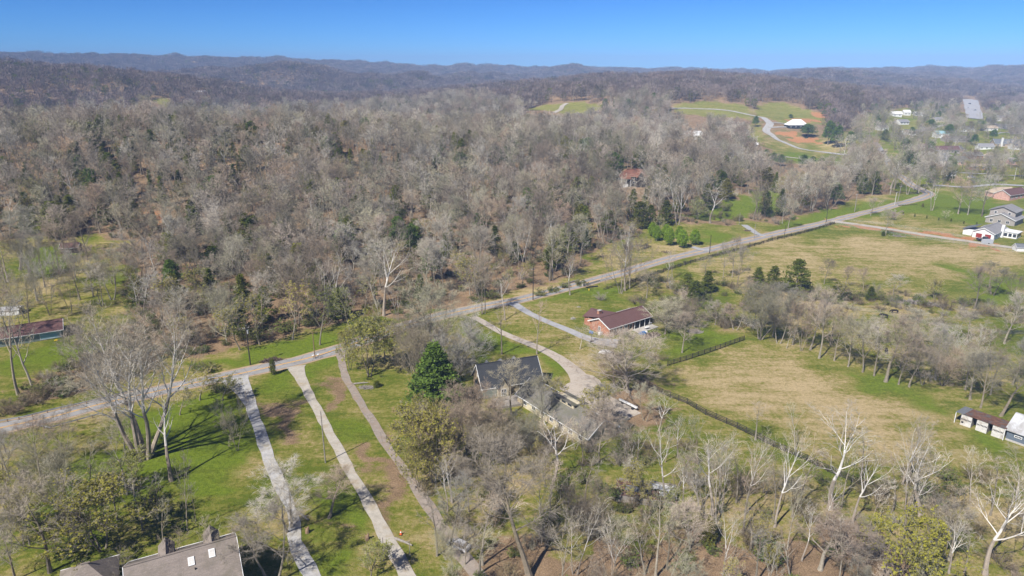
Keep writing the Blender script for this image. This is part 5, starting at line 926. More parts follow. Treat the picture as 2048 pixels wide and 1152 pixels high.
for i in range(24): s_ = MB(); x_ = -.2 + i * .6; k_ = 2.1 / 4.7; s_.slab([(x_, -.3, 2.5 - .3 * k_ + .155), (x_ + .06, -.3, 2.5 - .3 * k_ + .155), (x_ + .06, 4.7, 4.755), (x_, 4.7, 4.755)], .05); s_.build('roof_rib', M_metalroof, mbn)

# ---- white garage house and grey two-storey
wh = gable('garage_house', 'white house with two barn-red garage doors and a white chimney', 'house', (219.2, 302.6), R(40), 18.5, 8.6, 2.9, 4.9, M_white, M_grroof, doors=[('l', 2.35, 1.15, 2.6, 2.2), ('l', 5.95, 1.15, 2.6, 2.2)], wins=[('n', 3.5, 1.5, 1.1, 1.2), ('n', 6.5, 1.5, 1.1, 1.2)])
c_ = MB().box((9.6, -.5, 2.8), (1.5, 1.1, 5.6)).build('chimney', M_white, wh); MB().box((9.6, -.5, 5.68), (1.1, .8, .2)).build('cap', M_white, c_)
sr = MB().box((13.6, -3.3, 1.3), (6.6, 5.6, 2.6)).build('sunroom', M_white, wh); MB().slab([(10, -6.5, 2.75), (17.2, -6.5, 2.75), (17.2, 0, 3.0), (10, 0, 3.0)], .15).build('sunroom_roof', M_white, sr)
for i in range(3): MB().box((10.27, -5.2 + 1.75 * i, 1.4), (.06, 1.25, 1.5)).build('pane', M_glass, sr)
for i in range(4): MB().box((11.3 + 1.5 * i, -6.13, 1.4), (1.2, .06, 1.5)).build('pane', M_glass, sr)
MB().box((6.2, 10.9, 1.4), (7.6, 4.8, 2.9)).build('rear_wing', M_white, wh); s_ = MB(); s_.slab([(1.6, 8.6, 4.6), (10.6, 8.6, 4.6), (10.6, 13.8, 2.8), (1.6, 13.8, 2.8)], .15); s_.build('wing_roof', M_dkgrey, wh)
q_ = at_z(2030, 444, 3)
g2 = gable('grey_house', 'grey two-storey house with stepped gables behind the white garage house', 'house', (q_.x, q_.y), R(40), 14, 12.5, 3, 5.6, M_greysid, M_grroof, wins=[('l', 3, 1.6, 1.5, 1.4), ('l', 6.5, 1.6, 1.5, 1.4), ('l', 10, 1.6, 1.5, 1.4), ('n', 3, 1.5, 1.4, 1.2)])
q3 = local(g2, 5.0, 3.0, 0)
s_ = MB(); s_.add([(4.5, 1.5, 3), (16, 1.5, 3), (16, 12.5, 3), (4.5, 12.5, 3), (4.5, 1.5, 6.2), (16, 1.5, 6.2), (16, 12.5, 6.2), (4.5, 12.5, 6.2), (4.5, 7, 8.3), (16, 7, 8.3)], [(0, 1, 5, 4), (1, 2, 6, 9, 5), (2, 3, 7, 6), (3, 0, 4, 8, 7)]); up = s_.build('upper_storey', M_greysid, g2)
s_ = MB(); s_.slab([(3.9, .9, 6.1), (16.6, .9, 6.1), (16.6, 7, 8.45), (3.9, 7, 8.45)], .16); s_.slab([(3.9, 7, 8.45), (16.6, 7, 8.45), (16.6, 13.1, 6.1), (3.9, 13.1, 6.1)], .16); s_.build('upper_roof', M_grroof, up)
for y_ in (4, 10): MB().box((4.46, y_, 5.2), (.08, 1.3, 1.2)).build('window', M_white, up); MB().box((4.42, y_, 5.2), (.06, 1.0, .9)).build('pane', M_glass, up)

# ---- terracotta house in the wood
p = G(1246, 374)
rh = gable('hillside_house', 'terracotta-roofed timber house half hidden in the wood above the road', 'house', (p.x, p.y), R(8), 15, 9, 5.6, 9.2, M_dkwood, M_rroof, wins=[('n', 2 + 2.2 * i, 1.8, 1.3, 1.5) for i in range(6)] + [('n', 2 + 2.2 * i, 4.4, 1.3, 1.3) for i in range(6)], hip=3.5, trim=M_cream)
s_ = MB(); s_.add([(8, -2, -1), (12, -2, -1), (12, .2, -1), (8, .2, -1), (8, -2, 5.4), (12, -2, 5.4), (12, .2, 5.4), (8, .2, 5.4), (10, -2, 8)], [(0, 1, 5, 8, 4), (1, 2, 6, 5), (3, 0, 4, 7)]); gb = s_.build('front_gable', M_dkwood, rh)
s_ = MB(); s_.slab([(7.5, -2.5, 5.0), (10, -2.5, 8.3), (10, 4.5, 8.3), (7.5, 1, 5.0)], .15); s_.slab([(10, -2.5, 8.3), (12.5, -2.5, 5.0), (12.5, 1, 5.0), (10, 4.5, 8.3)], .15); s_.build('gable_roof', M_rroof, gb)
s_ = MB(); s_.slab([(-2.5, -3, 4.6), (4, -3, 4.6), (4, 3, 6.3), (-2.5, 3, 6.3)], .15); s_.build('lean_to_roof', M_rroof, rh)
for x_ in (-2, 1, 3.8): MB().box((x_, -2.6, 2.2), (.25, .25, 4.4)).build('porch_post', M_white, rh)
MB().box((-.6, -5.4, .9), (3.6, .3, 1.8)).build('retaining_wall', M_white, rh)

# ---- far houses
FH = [('white_house', 'white-roofed house alone among bare trees in the mid wood', 1370, 281, 0, 17, 11, 4, 8, M_white, M_white, 0), ('clay_house', 'white gabled house with pink fascia above the orange clay bank', 1577, 257, 3, 22, 12, 4, 9.5, M_dark, M_white, 6),
      ('grey_hip_house', 'grey-roofed white house beyond the gravel lane, left of two cedars', 1868, 328, 5, 21, 13, 3.4, 8, M_white, M_grroof, 6), ('brick_cottage', 'brick house with pale hipped roof at the far right edge', 1992, 397, 8, 16, 9, 2.9, 5.8, M_pinkbrick, M_tanroof, 3),
      ('brick_cottage', 'pink brick gabled house with maroon roof at the right edge', 2018, 402, 28, 20, 9, 3.2, 5.8, M_pinkbrick, M_brownroof, 0), ('blue_roof_house', 'house with dark slate roof and white chimney at far right', 1990, 292, -12, 26, 12, 3.2, 7, M_tanroof, M_dkgrey, 0),
      ('long_house', 'long low pale-roofed house among far green trees', 1893, 285, 3, 26, 10, 3, 6, M_greysid, M_greyroof, 0), ('white_cottage', 'small white gabled house, front one of the far cluster', 1800, 250, 18, 14, 9, 3, 5.6, M_white, M_grroof, 0),
      ('white_cottage', 'long white house at the rear of the far cluster', 1785, 232, 0, 13, 9, 3.6, 6.4, M_white, M_white, 0), ('white_cottage', 'small white outbuilding right of the rear white house', 1808, 231, 0, 9, 8, 4, 7, M_white, M_white, 0),
      ('white_cottage', 'low white house half hidden below the blue gabled one', 1812, 270, 5, 20, 10, 3, 6.2, M_white, M_greyroof, 0), ('teal_roof_house', 'white house with teal roof between green trees', 1873, 276, 0, 13, 9, 4.5, 7, M_white, M_teal, 0),
      ('pale_house', 'small pale house near the highway, right side', 1992, 242, -30, 20, 10, 4, 7, M_white, M_grroof, 0), ('warehouse', 'long low grey roofed building right of the highway', 1985, 255, -20, 50, 22, 4, 6, M_greysid, M_greyroof, 0),
      ('garden_shed', 'small tan hip-roofed outbuilding on the far right lawn', 1978, 318, 10, 8, 7, 2.6, 5, M_cream, M_tanroof, 3), ('ridge_house', 'white house high on the far right ridge', 1778, 147, 0, 40, 15, 7, 12, M_white, M_white, 0), ('ridge_house', 'pale house on the far ridge right of the white one', 1908, 151, 0, 46, 15, 6, 10, M_cream, M_tanroof, 0),
      ('ridge_house', 'white speck of a house on the far left ridge', 120, 122, 0, 24, 14, 6, 10, M_white, M_white, 0), ('field_house', 'pale house beside the small green field in the far valley', 392, 188, 0, 14, 9, 4, 6, M_cream, M_white, 0), ('ridge_house', 'white house on the skyline, left of centre', 562, 123, 0, 18, 12, 6, 10, M_white, M_white, 0),
      ('valley_house', 'cream house beside the far valley pines', 443, 217, 0, 16, 12, 5, 9, M_cream, M_tanroof, 0), ('valley_house', 'white-roofed house peeping over the wood crest', 655, 221, 0, 16, 12, 4, 9, M_white, M_white, 0), ('far_house', 'white house in the trees on the far valley slope', 607, 180, 0, 20, 12, 6, 10, M_cream, M_greyroof, 0),
      ('red_shed', 'small brick-red open shed beside the gravel lane', 1723, 329, 0, 9, 5, 2.4, 3.6, M_chim, M_pinkbrick, 0), ('red_shed', 'open brick-red carport between trees at far right', 1942, 340, 0, 12, 6, 2.6, 4.2, M_chim, M_tanroof, 0), ('small_outbuilding', 'tiny cream pump house at the hill road verge', 1505, 295, 0, 5, 4, 2.6, 4, M_cream, M_white, 0),
      ('dark_roof_house', 'house with dark gable roof behind the grey hip-roofed house', 1868, 306, 0, 24, 10, 3, 6, M_greysid, M_brownroof, 0), ('grey_hip_house', 'tan-roofed wing house right of the grey hip-roofed house', 1893, 330, -8, 18, 10, 3, 6.5, M_pinkbrick, M_greyroof, 3), ('white_cottage', 'small white house beside the dark cedar at far right', 1890, 352, 0, 8, 6, 2.8, 4.8, M_white, M_dkgrey, 0), ('white_cottage', 'white gabled cottage under the yellow-green trees at far right', 1925, 264, 10, 16, 9, 3, 6, M_white, M_greyroof, 0)]
for i, (nm, lb, px, py, an, L, W, ev, rg, wm, rm, hp) in enumerate(FH):
    p = G(px, py); n_ = max(2, int(L / 4.5)); sc_ = 1.0; far_ = p.y > 1500
    gable(nm, lb, 'house' if 'shed' not in nm and nm != 'warehouse' and 'outbuilding' not in nm else 'shed' if nm != 'warehouse' else 'warehouse', (p.x, p.y), R(an), L, W, ev, rg, wm, rm, hip=hp, wins=[] if far_ else [('n', L * (k + .5) / n_, ev * .5, 1.6, 1.4) for k in range(n_)], chim=(L * .2, -.6, 1.6, 9, M_white) if nm == 'blue_roof_house' else None)
ROOFS = [M_grroof, M_greyroof, M_brownroof, M_dkgrey, M_tanroof, M_white]; WALLS = [M_white, M_cream, M_pinkbrick, M_greysid, M_chim]; RN = ['grey', 'mossy grey', 'maroon', 'slate', 'tan', 'white']; WN = ['white', 'cream', 'pink brick', 'taupe', 'dark brick']
for i, (px, py, wh_, an, r_i, w_i) in enumerate([(1958, 300, 13, -8, 0, 0), (1840, 300, 13, 6, 2, 1), (1760, 262, 11, 10, 1, 0), (1845, 258, 12, -5, 4, 3), (1905, 305, 12, 12, 3, 2), (1935, 318, 14, 4, 1, 4), (2020, 330, 15, -10, 0, 2), (2030, 300, 14, 8, 3, 0), (1830, 345, 12, 14, 0, 3), (1970, 262, 15, 0, 4, 0), (1870, 245, 12, 8, 0, 1), (1830, 232, 11, 0, 5, 0), (2025, 268, 16, -6, 1, 3)]):
    p = G(px, py); side = 'left' if px < 1930 else 'right'
    gable('suburban_house', f'small {WN[w_i]} house with {RN[r_i]} roof among the far {side} valley trees' if (r_i, w_i) != (0, 3) else 'small taupe house with grey roof nearest the far road bend', 'house', (p.x, p.y), R(an), wh_, 8.5, 2.9, 5.4, WALLS[w_i], ROOFS[r_i], group='houses in the far valley', wins=[('n', wh_ * (k + .5) / 3, 1.5, 1.3, 1.2) for k in range(3)])

# ---- collapsed shed
p = G(1300, 1000)
cs = empty('collapsed_shed', (p.x - 6.5, p.y - .5, 0), R(-12)); tag(cs, 'collapsed shed with rusty and bare metal roof sheets behind the budding tree', 'shed')
rs_ = random.Random(4)
for i in range(7):
    for j in range(4):
        if i < 3 and j > 2: continue
        x0 = i * 1.55; y0 = j * 1.5; z = 1.9 - .30 * abs(j - 1.6) - .07 * i + rs_.uniform(-.12, .12); t1, t2, t3 = (rs_.uniform(-.22, .22) for _ in range(3)); s_ = MB()
        s_.slab([(x0, y0, z), (x0 + 1.62, y0 + .03, z + t1), (x0 + 1.6, y0 + 1.56, z + t2), (x0 + .02, y0 + 1.5, z + t3)], .05); s_.build('roof_sheet', M_metalroof if (i in (5, 6) and j >= 1) or (i == 4 and j == 2) else (M_rust if rs_.random() < .7 else M_dkgrey), cs)
for x_, y_, L_, w_ in ((5.4, -.1, 10.4, .1), (5.4, 5.6, 10, .1)): MB().box((x_, y_, .75), (L_, w_, 1.3)).build('wall', M_wood, cs)
for x_ in (0, 10.6): MB().box((x_, 2.8, .75), (.1, 5.6, 1.3)).build('wall', M_wood, cs)
MB().box((8.6, -.3, .95), (4.2, .12, .3)).build('fascia', M_sage, cs)

# ------------------------------------------------------------------ fences and rails
def mesh_of(mb, nm, mat): return mb.mesh(nm, mat)
def fence(pts, label, boards=(.35, .7, 1.05, 1.4), bay=2.6, mat=None, post_h=1.5, th=.15, group=None):
    P_ = [Vector((p.x, p.y, 0)) for p in pts]; e = empty('board_fence', (P_[0].x, P_[0].y, float(ground(P_[0].x, P_[0].y)))); tag(e, label, 'fence', group)
    mat = mat or M_dkwood; pm = MB().box((0, 0, post_h / 2 - .15), (.14, .14, post_h + .3)).mesh('fence_post', mat); bm_ = {}
    for s in range(len(P_) - 1):
        a, b = P_[s], P_[s + 1]; L = (b - a).length; n = max(1, round(L / bay)); st_ = (b - a) / n; an = math.atan2(st_.y, st_.x); key = round(st_.length, 2)
        if key not in bm_: bm_[key] = MB().box((0, 0, 0), (st_.length - .02, .045, th)).mesh('fence_board', mat)
        off = Vector((-math.sin(an), math.cos(an), 0)) * -.095
        for i in range(n + (s == len(P_) - 2)):
            q = a + st_ * i; z = float(ground(q.x, q.y)); link_mesh('post', pm, e, (q.x - P_[0].x, q.y - P_[0].y, z - e.location.z), (0, 0, an), (1, 1, 1 + rt.uniform(-.03, .04)))
        for i in range(n):
            q = a + st_ * (i + .5) + off; z = float(ground(q.x, q.y))
            for h_ in boards: link_mesh('board', bm_[key], e, (q.x - P_[0].x, q.y - P_[0].y, z - e.location.z + h_ + rt.uniform(-.02, .02)), (0, rt.uniform(-.006, .006), an))
    return e
fence([G(1335, 732), G(1372, 721), G(1420, 705), G(1488, 681)], 'dark four-board fence between the brick house lawn and the tan field', bay=2.3)
fence([G(1297, 776), G(1324, 789), G(1374, 808), G(1411, 830), G(1474, 857), G(1547, 894), G(1613, 922), G(1655, 944), G(1730, 975)], 'dark four-board fence running right from the large tree to the pale sycamores', bay=2.5)
fence([G(1240, 578), G(1290, 557), G(1350, 537), G(1400, 522), G(1480, 501), G(1545, 482), G(1600, 469), G(1668, 449)], 'dark three-board fence along the near side of the far road', (.45, .85, 1.25), 3.6)
def wire_fence(pts, label, gap=4.5, h=1.2):
    P_ = [Vector((p.x, p.y, 0)) for p in pts]; e = empty('wire_fence', (P_[0].x, P_[0].y, 0)); tag(e, label, 'fence'); pm = MB().tube([(0, 0, -.2), (0, 0, h + .1)], .06, 5).mesh('wire_post', M_wood)
    for s in range(len(P_) - 1):
        a, b = P_[s], P_[s + 1]; n = max(1, int((b - a).length / gap))
        for i in range(n): q = a + (b - a) * i / n; link_mesh('post', pm, e, (q.x - P_[0].x, q.y - P_[0].y, float(ground(q.x, q.y))))
    for k in range(4):
        z = h * (k + 1) / 4; MB().tube([(p.x - P_[0].x, p.y - P_[0].y, float(ground(p.x, p.y)) + z) for p in P_], .018, 3, False).build('wire', M_galv, e)
wire_fence([G(1672, 450), G(1786, 468), G(1860, 480), G(1930, 490), G(1990, 500), G(2060, 509)], 'pale wire fence on the field side of the house lane')
wire_fence([G(1690, 441), G(1786, 453), G(1860, 465), G(1930, 476)], 'wire fence on the lawn side of the house lane')
wire_fence([G(1640, 610), G(1760, 628), G(1880, 655), G(2000, 668), G(2060, 670)], 'thin wire fence along the brushy creek across the pasture')
def guard(pts, label, w=.32, post=2.0, h=.62):
    P_ = [Vector((p.x, p.y, 0)) for p in pts]; e = empty('guard_rail', (P_[0].x, P_[0].y, 0)); tag(e, label, 'guard rail', 'road guard rails'); pm = MB().box((0, 0, .25), (.15, .15, .7)).mesh('rail_post', M_brownwood)
    for s in range(len(P_) - 1):
        a, b = P_[s] - P_[0], P_[s + 1] - P_[0]; d = b - a; an = math.atan2(d.y, d.x); n = max(1, int(d.length / post))
        for i in range(n): q = a + d * (i + .5) / n; link_mesh('post', pm, e, (q.x, q.y, .05))
        m_ = (a + b) / 2; q = MB(); 
        for dz, dy in ((-.11, 0), (0, .05), (.11, 0)): q.box((m_.x - math.sin(an) * (.1 + dy), m_.y + math.cos(an) * (.1 + dy), h + dz), (d.length + .1, .05, .115), an)
        q.build('rail', M_galv, e)
guard([G(-20, 850), G(50, 838), (G(110, 823)), G(160, 812), G(215, 799), G(270, 784)], 'galvanised guard rail on the far side of the road behind the giant sycamore')
guard([G(75, 856), G(101, 860), G(141, 849), G(199, 833)], 'short guard rail on the near side of the road left of the giant sycamore')
br_ = empty('bridge', tuple(G(1180, 568)), 0); tag(br_, 'small concrete road bridge with low parapets over the creek', 'bridge')
for nm_, A_, B_, h_, mt in (('parapet', G(1166, 573), G(1200, 563), .8, M_conc), ('parapet', G(1126, 571), G(1158, 562), .7, M_wood)):
    d = B_ - A_; an = math.atan2(d.y, d.x); m_ = (A_ + B_) / 2 - br_.location; MB().box((m_.x, m_.y, h_ / 2), (d.length, .28, h_), an).box((A_.x - br_.location.x, A_.y - br_.location.y, h_ * .6), (.7, .5, h_ * 1.2), an).build(nm_, mt, br_)
q_ = G(1184, 575) - br_.location; MB().box((q_.x, q_.y, .05), (4.5, .3, .7), R(20)).build('culvert_shade', M_dark, br_)  # shade under the bridge painted as a near-black block, nothing hollowed out

# ------------------------------------------------------------------ poles
def pole(bx, by, ty, label, arm=0, trans=False, mat=None, r=.15, lamp=False, az_=0.6, lean=0.0):
    b = G(bx, by); h = height_for(b, ty); e = empty('utility_pole', b, az_); e.rotation_euler.y = lean; tag(e, label, 'utility pole', 'utility poles')
    MB().tube([(0, 0, -.5), (0, 0, h * .5), (0, 0, h)], [r * 1.15, r * .95, r * .75], 8).build('shaft', mat or M_brownwood, e)
    if arm:
        c_ = MB().box((0, .14, h - .7), (arm, .11, .13)).build('crossarm', M_wood, e)
        for x_ in (-arm * .45, -arm * .2, arm * .2, arm * .45): MB().tube([(x_, .14, h - .63), (x_, .14, h - .42)], .05, 6).build('insulator', M_white, c_)
    if trans: MB().tube([(.34, 0, h - 2.2), (.34, 0, h - 1.2)], .24, 10).build('transformer', M_galv, e); MB().tube([(0, 0, h - .1), (.2, .1, h + .12)], .05, 5).build('bracket', M_galv, e)
    if lamp: c_ = MB().tube([(0, 0, h - .3), (.6, 0, h + .1), (1.2, 0, h + .1)], .045, 6).build('lamp_arm', M_galv, e); MB().box((1.3, 0, h + .05), (.5, .22, .12)).build('lamp_head', M_white, c_)
    return e
pole(501, 730, 652, 'dark utility pole with transformer across the road from the gravel driveway', 1.6, True, M_dkwood); pole(630, 716, 664, 'short brown pole behind the two white mailboxes', 0, False, M_brownwood, .13); pole(651, 926, 823, 'tall bare pole on the grass left of the lane', 0, False, M_wood, .12)
pole(768, 1122, 1075, 'short thin pole left of the lane near the bottom edge', 0, False, M_wood, .08); pole(820, 1112, 1082, 'short marker post right of the lane', 0, False, M_wood, .06); pole(1066, 600, 535, 'dark pole on the near verge where the asphalt driveway starts', 1.4, False, M_dkwood)
pole(1419, 507, 470, 'dark pole on the near verge right of the pear trees', 0, False, M_dkwood, .13); pole(1508, 478, 448, 'pale pole on the far verge by the side lane', 0, False, M_wood, .12); pole(1709, 424, 387, 'pale pole with a crossarm on the far verge', 2.2, False, M_wood, .17)
pole(1789, 411, 385, 'pale lamp pole at the far bend of the road', 0, False, M_whitew, .14, True); pole(1794, 409, 371, 'pale leaning pole behind the lamp pole', 1.8, False, M_wood, .16, az_=.2, lean=.06); pole(1295, 447, 408, 'slim steel pole left of the pear trees', 0, False, M_galv, .12); pole(1652, 445, 418, 'slim dark pole behind the fence corner', 0, False, M_dkwood, .12)
pole(1568, 478, 450, 'thin dark pole beside the three-board fence', 0, False, M_dkwood, .1); pole(1478, 450, 425, 'slim grey pole in front of the creek trees', 0, False, M_wood, .12); pole(2028, 360, 335, 'white pole among houses at the far right', 1.8, False, M_whitew, .16)

# ------------------------------------------------------------------ vehicles
def car(p, rz, L, label, mat, cat='car', pickup=False, name='parked_car', group=None):
    e = empty(name, (p.x, p.y, float(ground(p.x, p.y)) + .09), rz); tag(e, label, cat, group); W_ = L * .4; hh = L * .16
    b = MB(); n = 9; prof = [(-.5, .12), (-.49, .30), (-.47, .37), (.02, .385), (.30, .375), (.46, .33), (.5, .26), (.5, .12)]; prof = [(x * L, z * L * .52 + .12) for x, z in prof]
    vs = [(x, y, z) for y in (-W_ / 2, W_ / 2) for x, z in prof]; k = len(prof); b.add(vs, [tuple(range(k)), tuple(range(2 * k - 1, k - 1, -1))] + [(i, k + i, k + (i + 1) % k, (i + 1) % k) for i in range(k)]); body = b.build('body', mat, e)
    z0 = .385 * L * .52 + .1; x0, x1 = (-.05 * L, .25 * L) if pickup else (-.4 * L, .22 * L); c = MB(); zt = z0 + L * .115; w1, w2 = W_ * .47, W_ * .38
    c.add([(x0, -w1, z0), (x1 + .05 * L, -w1, z0), (x1 + .05 * L, w1, z0), (x0, w1, z0), (x0 + .06 * L, -w2, zt), (x1 - .07 * L, -w2, zt), (x1 - .07 * L, w2, zt), (x0 + .06 * L, w2, zt)], [(0, 1, 5, 4), (1, 2, 6, 5), (2, 3, 7, 6), (3, 0, 4, 7)]); c.build('window_glass', M_glass, e)
    MB().box(((x0 + x1) / 2, 0, zt + .015), (x1 - x0 - .12 * L, w2 * 2, .05)).build('cabin_roof', mat, e)
    wm = MB().tube([(0, -.11, 0), (0, .11, 0)], L * .072, 12).mesh('wheel', M_black)
    for sx_ in (-.31, .31):
        for sy_ in (-1, 1): link_mesh('wheel', wm, e, (sx_ * L, sy_ * (W_ / 2 - .06), L * .072))
    for sy_ in (-1, 1): MB().box((.497 * L, sy_ * W_ * .36, .17 * L * .9), (.04, .3, .14)).build('headlight', M_galv, body)
    return e
M_carw = plain('white_car_paint', (.75, .76, .78), .25, .03, 1, .5); M_cark = plain('black_car_paint', (.02, .022, .03), .2, .03, 1, .5); M_cars = plain('silver_car_paint', (.42, .45, .48), .25, .03, 1, .5)
car(G(917, 1097), R(150), 3.9, 'white car partly hidden by branches at the end of the old driveway', M_carw); car(G(1708, 480).lerp(G(1967, 482), 1.0), R(-5), 5.6, 'black pickup truck in front of the red garage doors', M_cark, 'pickup truck', True, 'pickup_truck')
p = G(1974, 487); tr = empty('utility_trailer', (p.x, p.y, .1), R(5)); tag(tr, 'silver box trailer parked behind the black pickup', 'trailer'); MB().box((0, 0, 1.2), (4.2, 2, 1.7)).build('box', M_cars, tr)
for sy_ in (-1, 1): MB().tube([(0, sy_ * 1.0, .35), (0, sy_ * 1.12, .35)], .35, 12).build('wheel', M_black, tr)
MB().box((2.7, 0, .45), (1.4, .12, .12)).build('drawbar', M_black, tr)
p = G(2042, 503); sh = gable('small_shed', 'small white shed with grey roof on the lane at the right edge', 'shed', (p.x - 2, p.y), R(-8), 6, 3.5, 1.7, 3.0, M_white, M_dkgrey, oh=.2)
for (px, py, rz, m_, lb) in ((1939, 209, 1.5, M_cark, 'dark car on the right carriageway of the distant highway'), (1950, 222, 1.5, M_cars, 'grey car lower down the distant highway'), (1936, 217, 1.6, M_carw, 'pale car on the left side of the distant highway')): c_ = car(G(px, py), rz, 5, lb, m_); c_.location.z += .6; 
car(G(1800, 330), R(60), 4.6, 'pale car parked beside the road behind bare trees', M_cars); car(G(1942, 356), R(0), 4.6, 'white car parked outside the far right houses', M_carw); car(G(1768, 305), R(10), 4.6, 'dark car at the far street corner', M_cark)

# ------------------------------------------------------------------ yard things
def single(mb, name, label, cat, mat, loc, rz=0, group=None):
    o = mb.build(name, mat, None, loc=loc, rz=rz); return tag(o, label, cat, group)
pA, pB = G(1241, 806), G(1271, 821); d = pB - pA; lb = empty('trailer_beam', ((pA.x + pB.x) / 2, (pA.y + pB.y) / 2, 0), math.atan2(d.y, d.x)); tag(lb, 'long white beam on dark supports at the edge of the concrete pad', 'trailer')
MB().box((0, 0, .85), (5.6, .55, .3)).build('beam', M_white, lb)
for x_ in (-1.8, 1.7): MB().box((x_, .05, .4), (.5, .5, .7)).build('support', M_dkwood, lb)
for sy_ in (-.42, .42): MB().tube([(1.7, sy_ - .08, .3), (1.7, sy_ + .08, .3)], .3, 12).build('wheel', M_black, lb)
p = G(1206, 704); s_ = MB(); rs_ = random.Random(3); gx = [[(i * .62, j * .62, .25 + .75 * math.sin(i * .55) * math.sin(j * .7) + rs_.uniform(-.12, .12)) for i in range(7)] for j in range(5)]
s_.add([q for r in gx for q in r], [(j * 7 + i, j * 7 + i + 1, (j + 1) * 7 + i + 1, (j + 1) * 7 + i) for j in range(4) for i in range(6)]); single(s_, 'tarpaulin', 'crumpled white tarpaulin heap beside the grey driveway', 'tarpaulin', M_white, (p.x - 1.5, p.y - 1.2, .02), R(-30))
p = G(1183, 684); hp = empty('basketball_hoop', (p.x, p.y, .09), R(-40)); tag(hp, 'basketball hoop standing at the edge of the grey driveway', 'basketball hoop'); MB().tube([(0, 0, 0), (0, 0, 3)], .06, 8).build('post', M_black, hp); MB().box((0, -.4, 3.1), (1.4, .05, .9)).build('backboard', M_blue, hp); MB().tube([(.23 * math.cos(t), -.68 + .23 * math.sin(t), 2.85) for t in [i * .6283 for i in range(11)]], .02, 5, False).build('rim', M_orange, hp); MB().box((0, .3, .12), (.8, 1.1, .22)).build('base', M_black, hp)
def mound(px, py, L, W_, h_, rz, name, label, cat, mat, n=260, sz=.3, seed=1):
    rs = np.random.RandomState(seed); mb = MB(); 
    for i in range(n):
        a = rs.rand() * 6.28; r = rs.rand() ** .5; x_ = r * math.cos(a) * L / 2; y_ = r * math.sin(a) * W_ / 2; z_ = h_ * (1 - r * r) * (.7 + .5 * rs.rand()) * rs.rand() ** .3; d = rs.normal(size=3); d[2] *= .4; d = nrm(d) * sz * (1 + rs.rand() * 2); q = np.array([x_, y_, max(.03, z_)]); mb.tube([q - d, q + d], sz * .18, 3, False)
    p = G(px, py); return single(mb, name, label, cat, mat, (p.x, p.y, .02), rz)
mound(1390, 664, 4.2, 3.0, .7, 0, 'brush_pile', 'round grey pile of cut branches on the brick house lawn', 'brush pile', M_wood, 260, .3, 1)
mound(1302, 673, 6.5, 2.2, 1.1, R(30), 'log_pile', 'long dark pile of split logs beside the brick house patio', 'log pile', M_mulch, 300, .35, 2)
mound(543, 722, 5.5, 1.6, .8, R(20), 'brush_pile', 'dark heap of cut wood on the far road verge', 'brush pile', M_mulch, 200, .35, 3)
mound(733, 776, 3.4, 1.8, .35, 0, 'brush_pile', 'small grey twig pile on the lawn left of the tall pine', 'brush pile', M_wood, 120, .3, 4)
mound(1795, 473, 6.0, 1.8, .5, R(-15), 'fallen_branches', 'fallen pale branches right of the lone tree by the house lane', 'branches', M_wood, 140, .5, 5)
mound(1830, 607, 16, 2.5, .8, R(-18), 'brush_pile', 'long windrow of dead branches along the pasture creek', 'brush pile', M_wood, 420, .5, 6)
mound(1330, 505, 7, 4, .8, 0, 'brush_pile', 'brush heap below the pear trees', 'brush pile', M_mulch, 240, .4, 7)
mound(1375, 452, 6, 3, 1.3, 0, 'brush_pile', 'brown brush heap behind the pear trees', 'brush pile', M_brownwood, 220, .4, 8)
mound(1495, 462, 6, 3, 1.6, 0, 'root_pile', 'dark uprooted stump pile beside the side lane', 'brush pile', M_mulch, 240, .4, 9)
mound(1158, 614, 1.8, 1.6, .3, 0, 'stone_ring', 'low ring of stones on the brick house front lawn', 'stones', M_conc, 60, .16, 10)
mound(1146, 638, 1.6, 1.4, .6, 0, 'stone_heap', 'small grey stone heap nearer the asphalt driveway', 'stones', M_conc, 60, .18, 11)
mound(1187, 627, 1.4, 1.2, .3, 0, 'stone_heap', 'low dark stone heap just left of the brick house chimney', 'stones', M_mulch, 50, .16, 12)
for (px, py, lab_) in ((615, 1066, 'split orange-brown tree stump on the bare patch left of the lane'), (735, 1080, 'pale jagged stump at the left edge of the lane')):
    p = G(px, py); s_ = MB(); s_.tube([(0, 0, -.1), (0, 0, .5), (.2, .1, 1.1)], [.42, .34, .15], 9); s_.tube([(.1, 0, .4), (-.5, .2, .9)], [.2, .05], 6); single(s_, 'tree_stump', lab_, 'stump', M_brownwood, (p.x, p.y, 0))
for (px, py, r_, lab_) in ((807, 1086, R(-30), 'grey log lying right of the traffic cone'), (722, 768, 0.2, 'fallen pale log on the lawn by the twig pile'), (1150, 545, .3, 'pale fallen trunk lying across the bare slope in the wood'), (605, 1034, -.7, 'thin fallen log on the grass between gravel driveway and lane')):
    p = G(px, py); s_ = MB(); s_.tube([(-1.8, 0, .2), (0, .05, .22), (1.8, 0, .2)], [.24, .2, .12], 8); s_.tube([(.4, 0, .25), (1.0, .5, .5)], [.08, .03], 5); single(s_, 'fallen_log', lab_, 'log', M_wood, (p.x, p.y, 0), r_)
p = G(802, 1070); cn = empty('traffic_cone', (p.x, p.y, .02)); tag(cn, 'orange and white traffic cone on the grass right of the lane', 'traffic cone'); MB().box((0, 0, .03), (.55, .55, .06)).build('base', M_black, cn); MB().tube([(0, 0, .06), (0, 0, .42)], [.24, .15], 12).build('body', M_orange, cn); MB().tube([(0, 0, .42), (0, 0, .66)], [.15, .09], 12).build('band', M_white, cn); MB().tube([(0, 0, .66), (0, 0, .95)], [.09, .035], 12).build('tip', M_orange, cn)
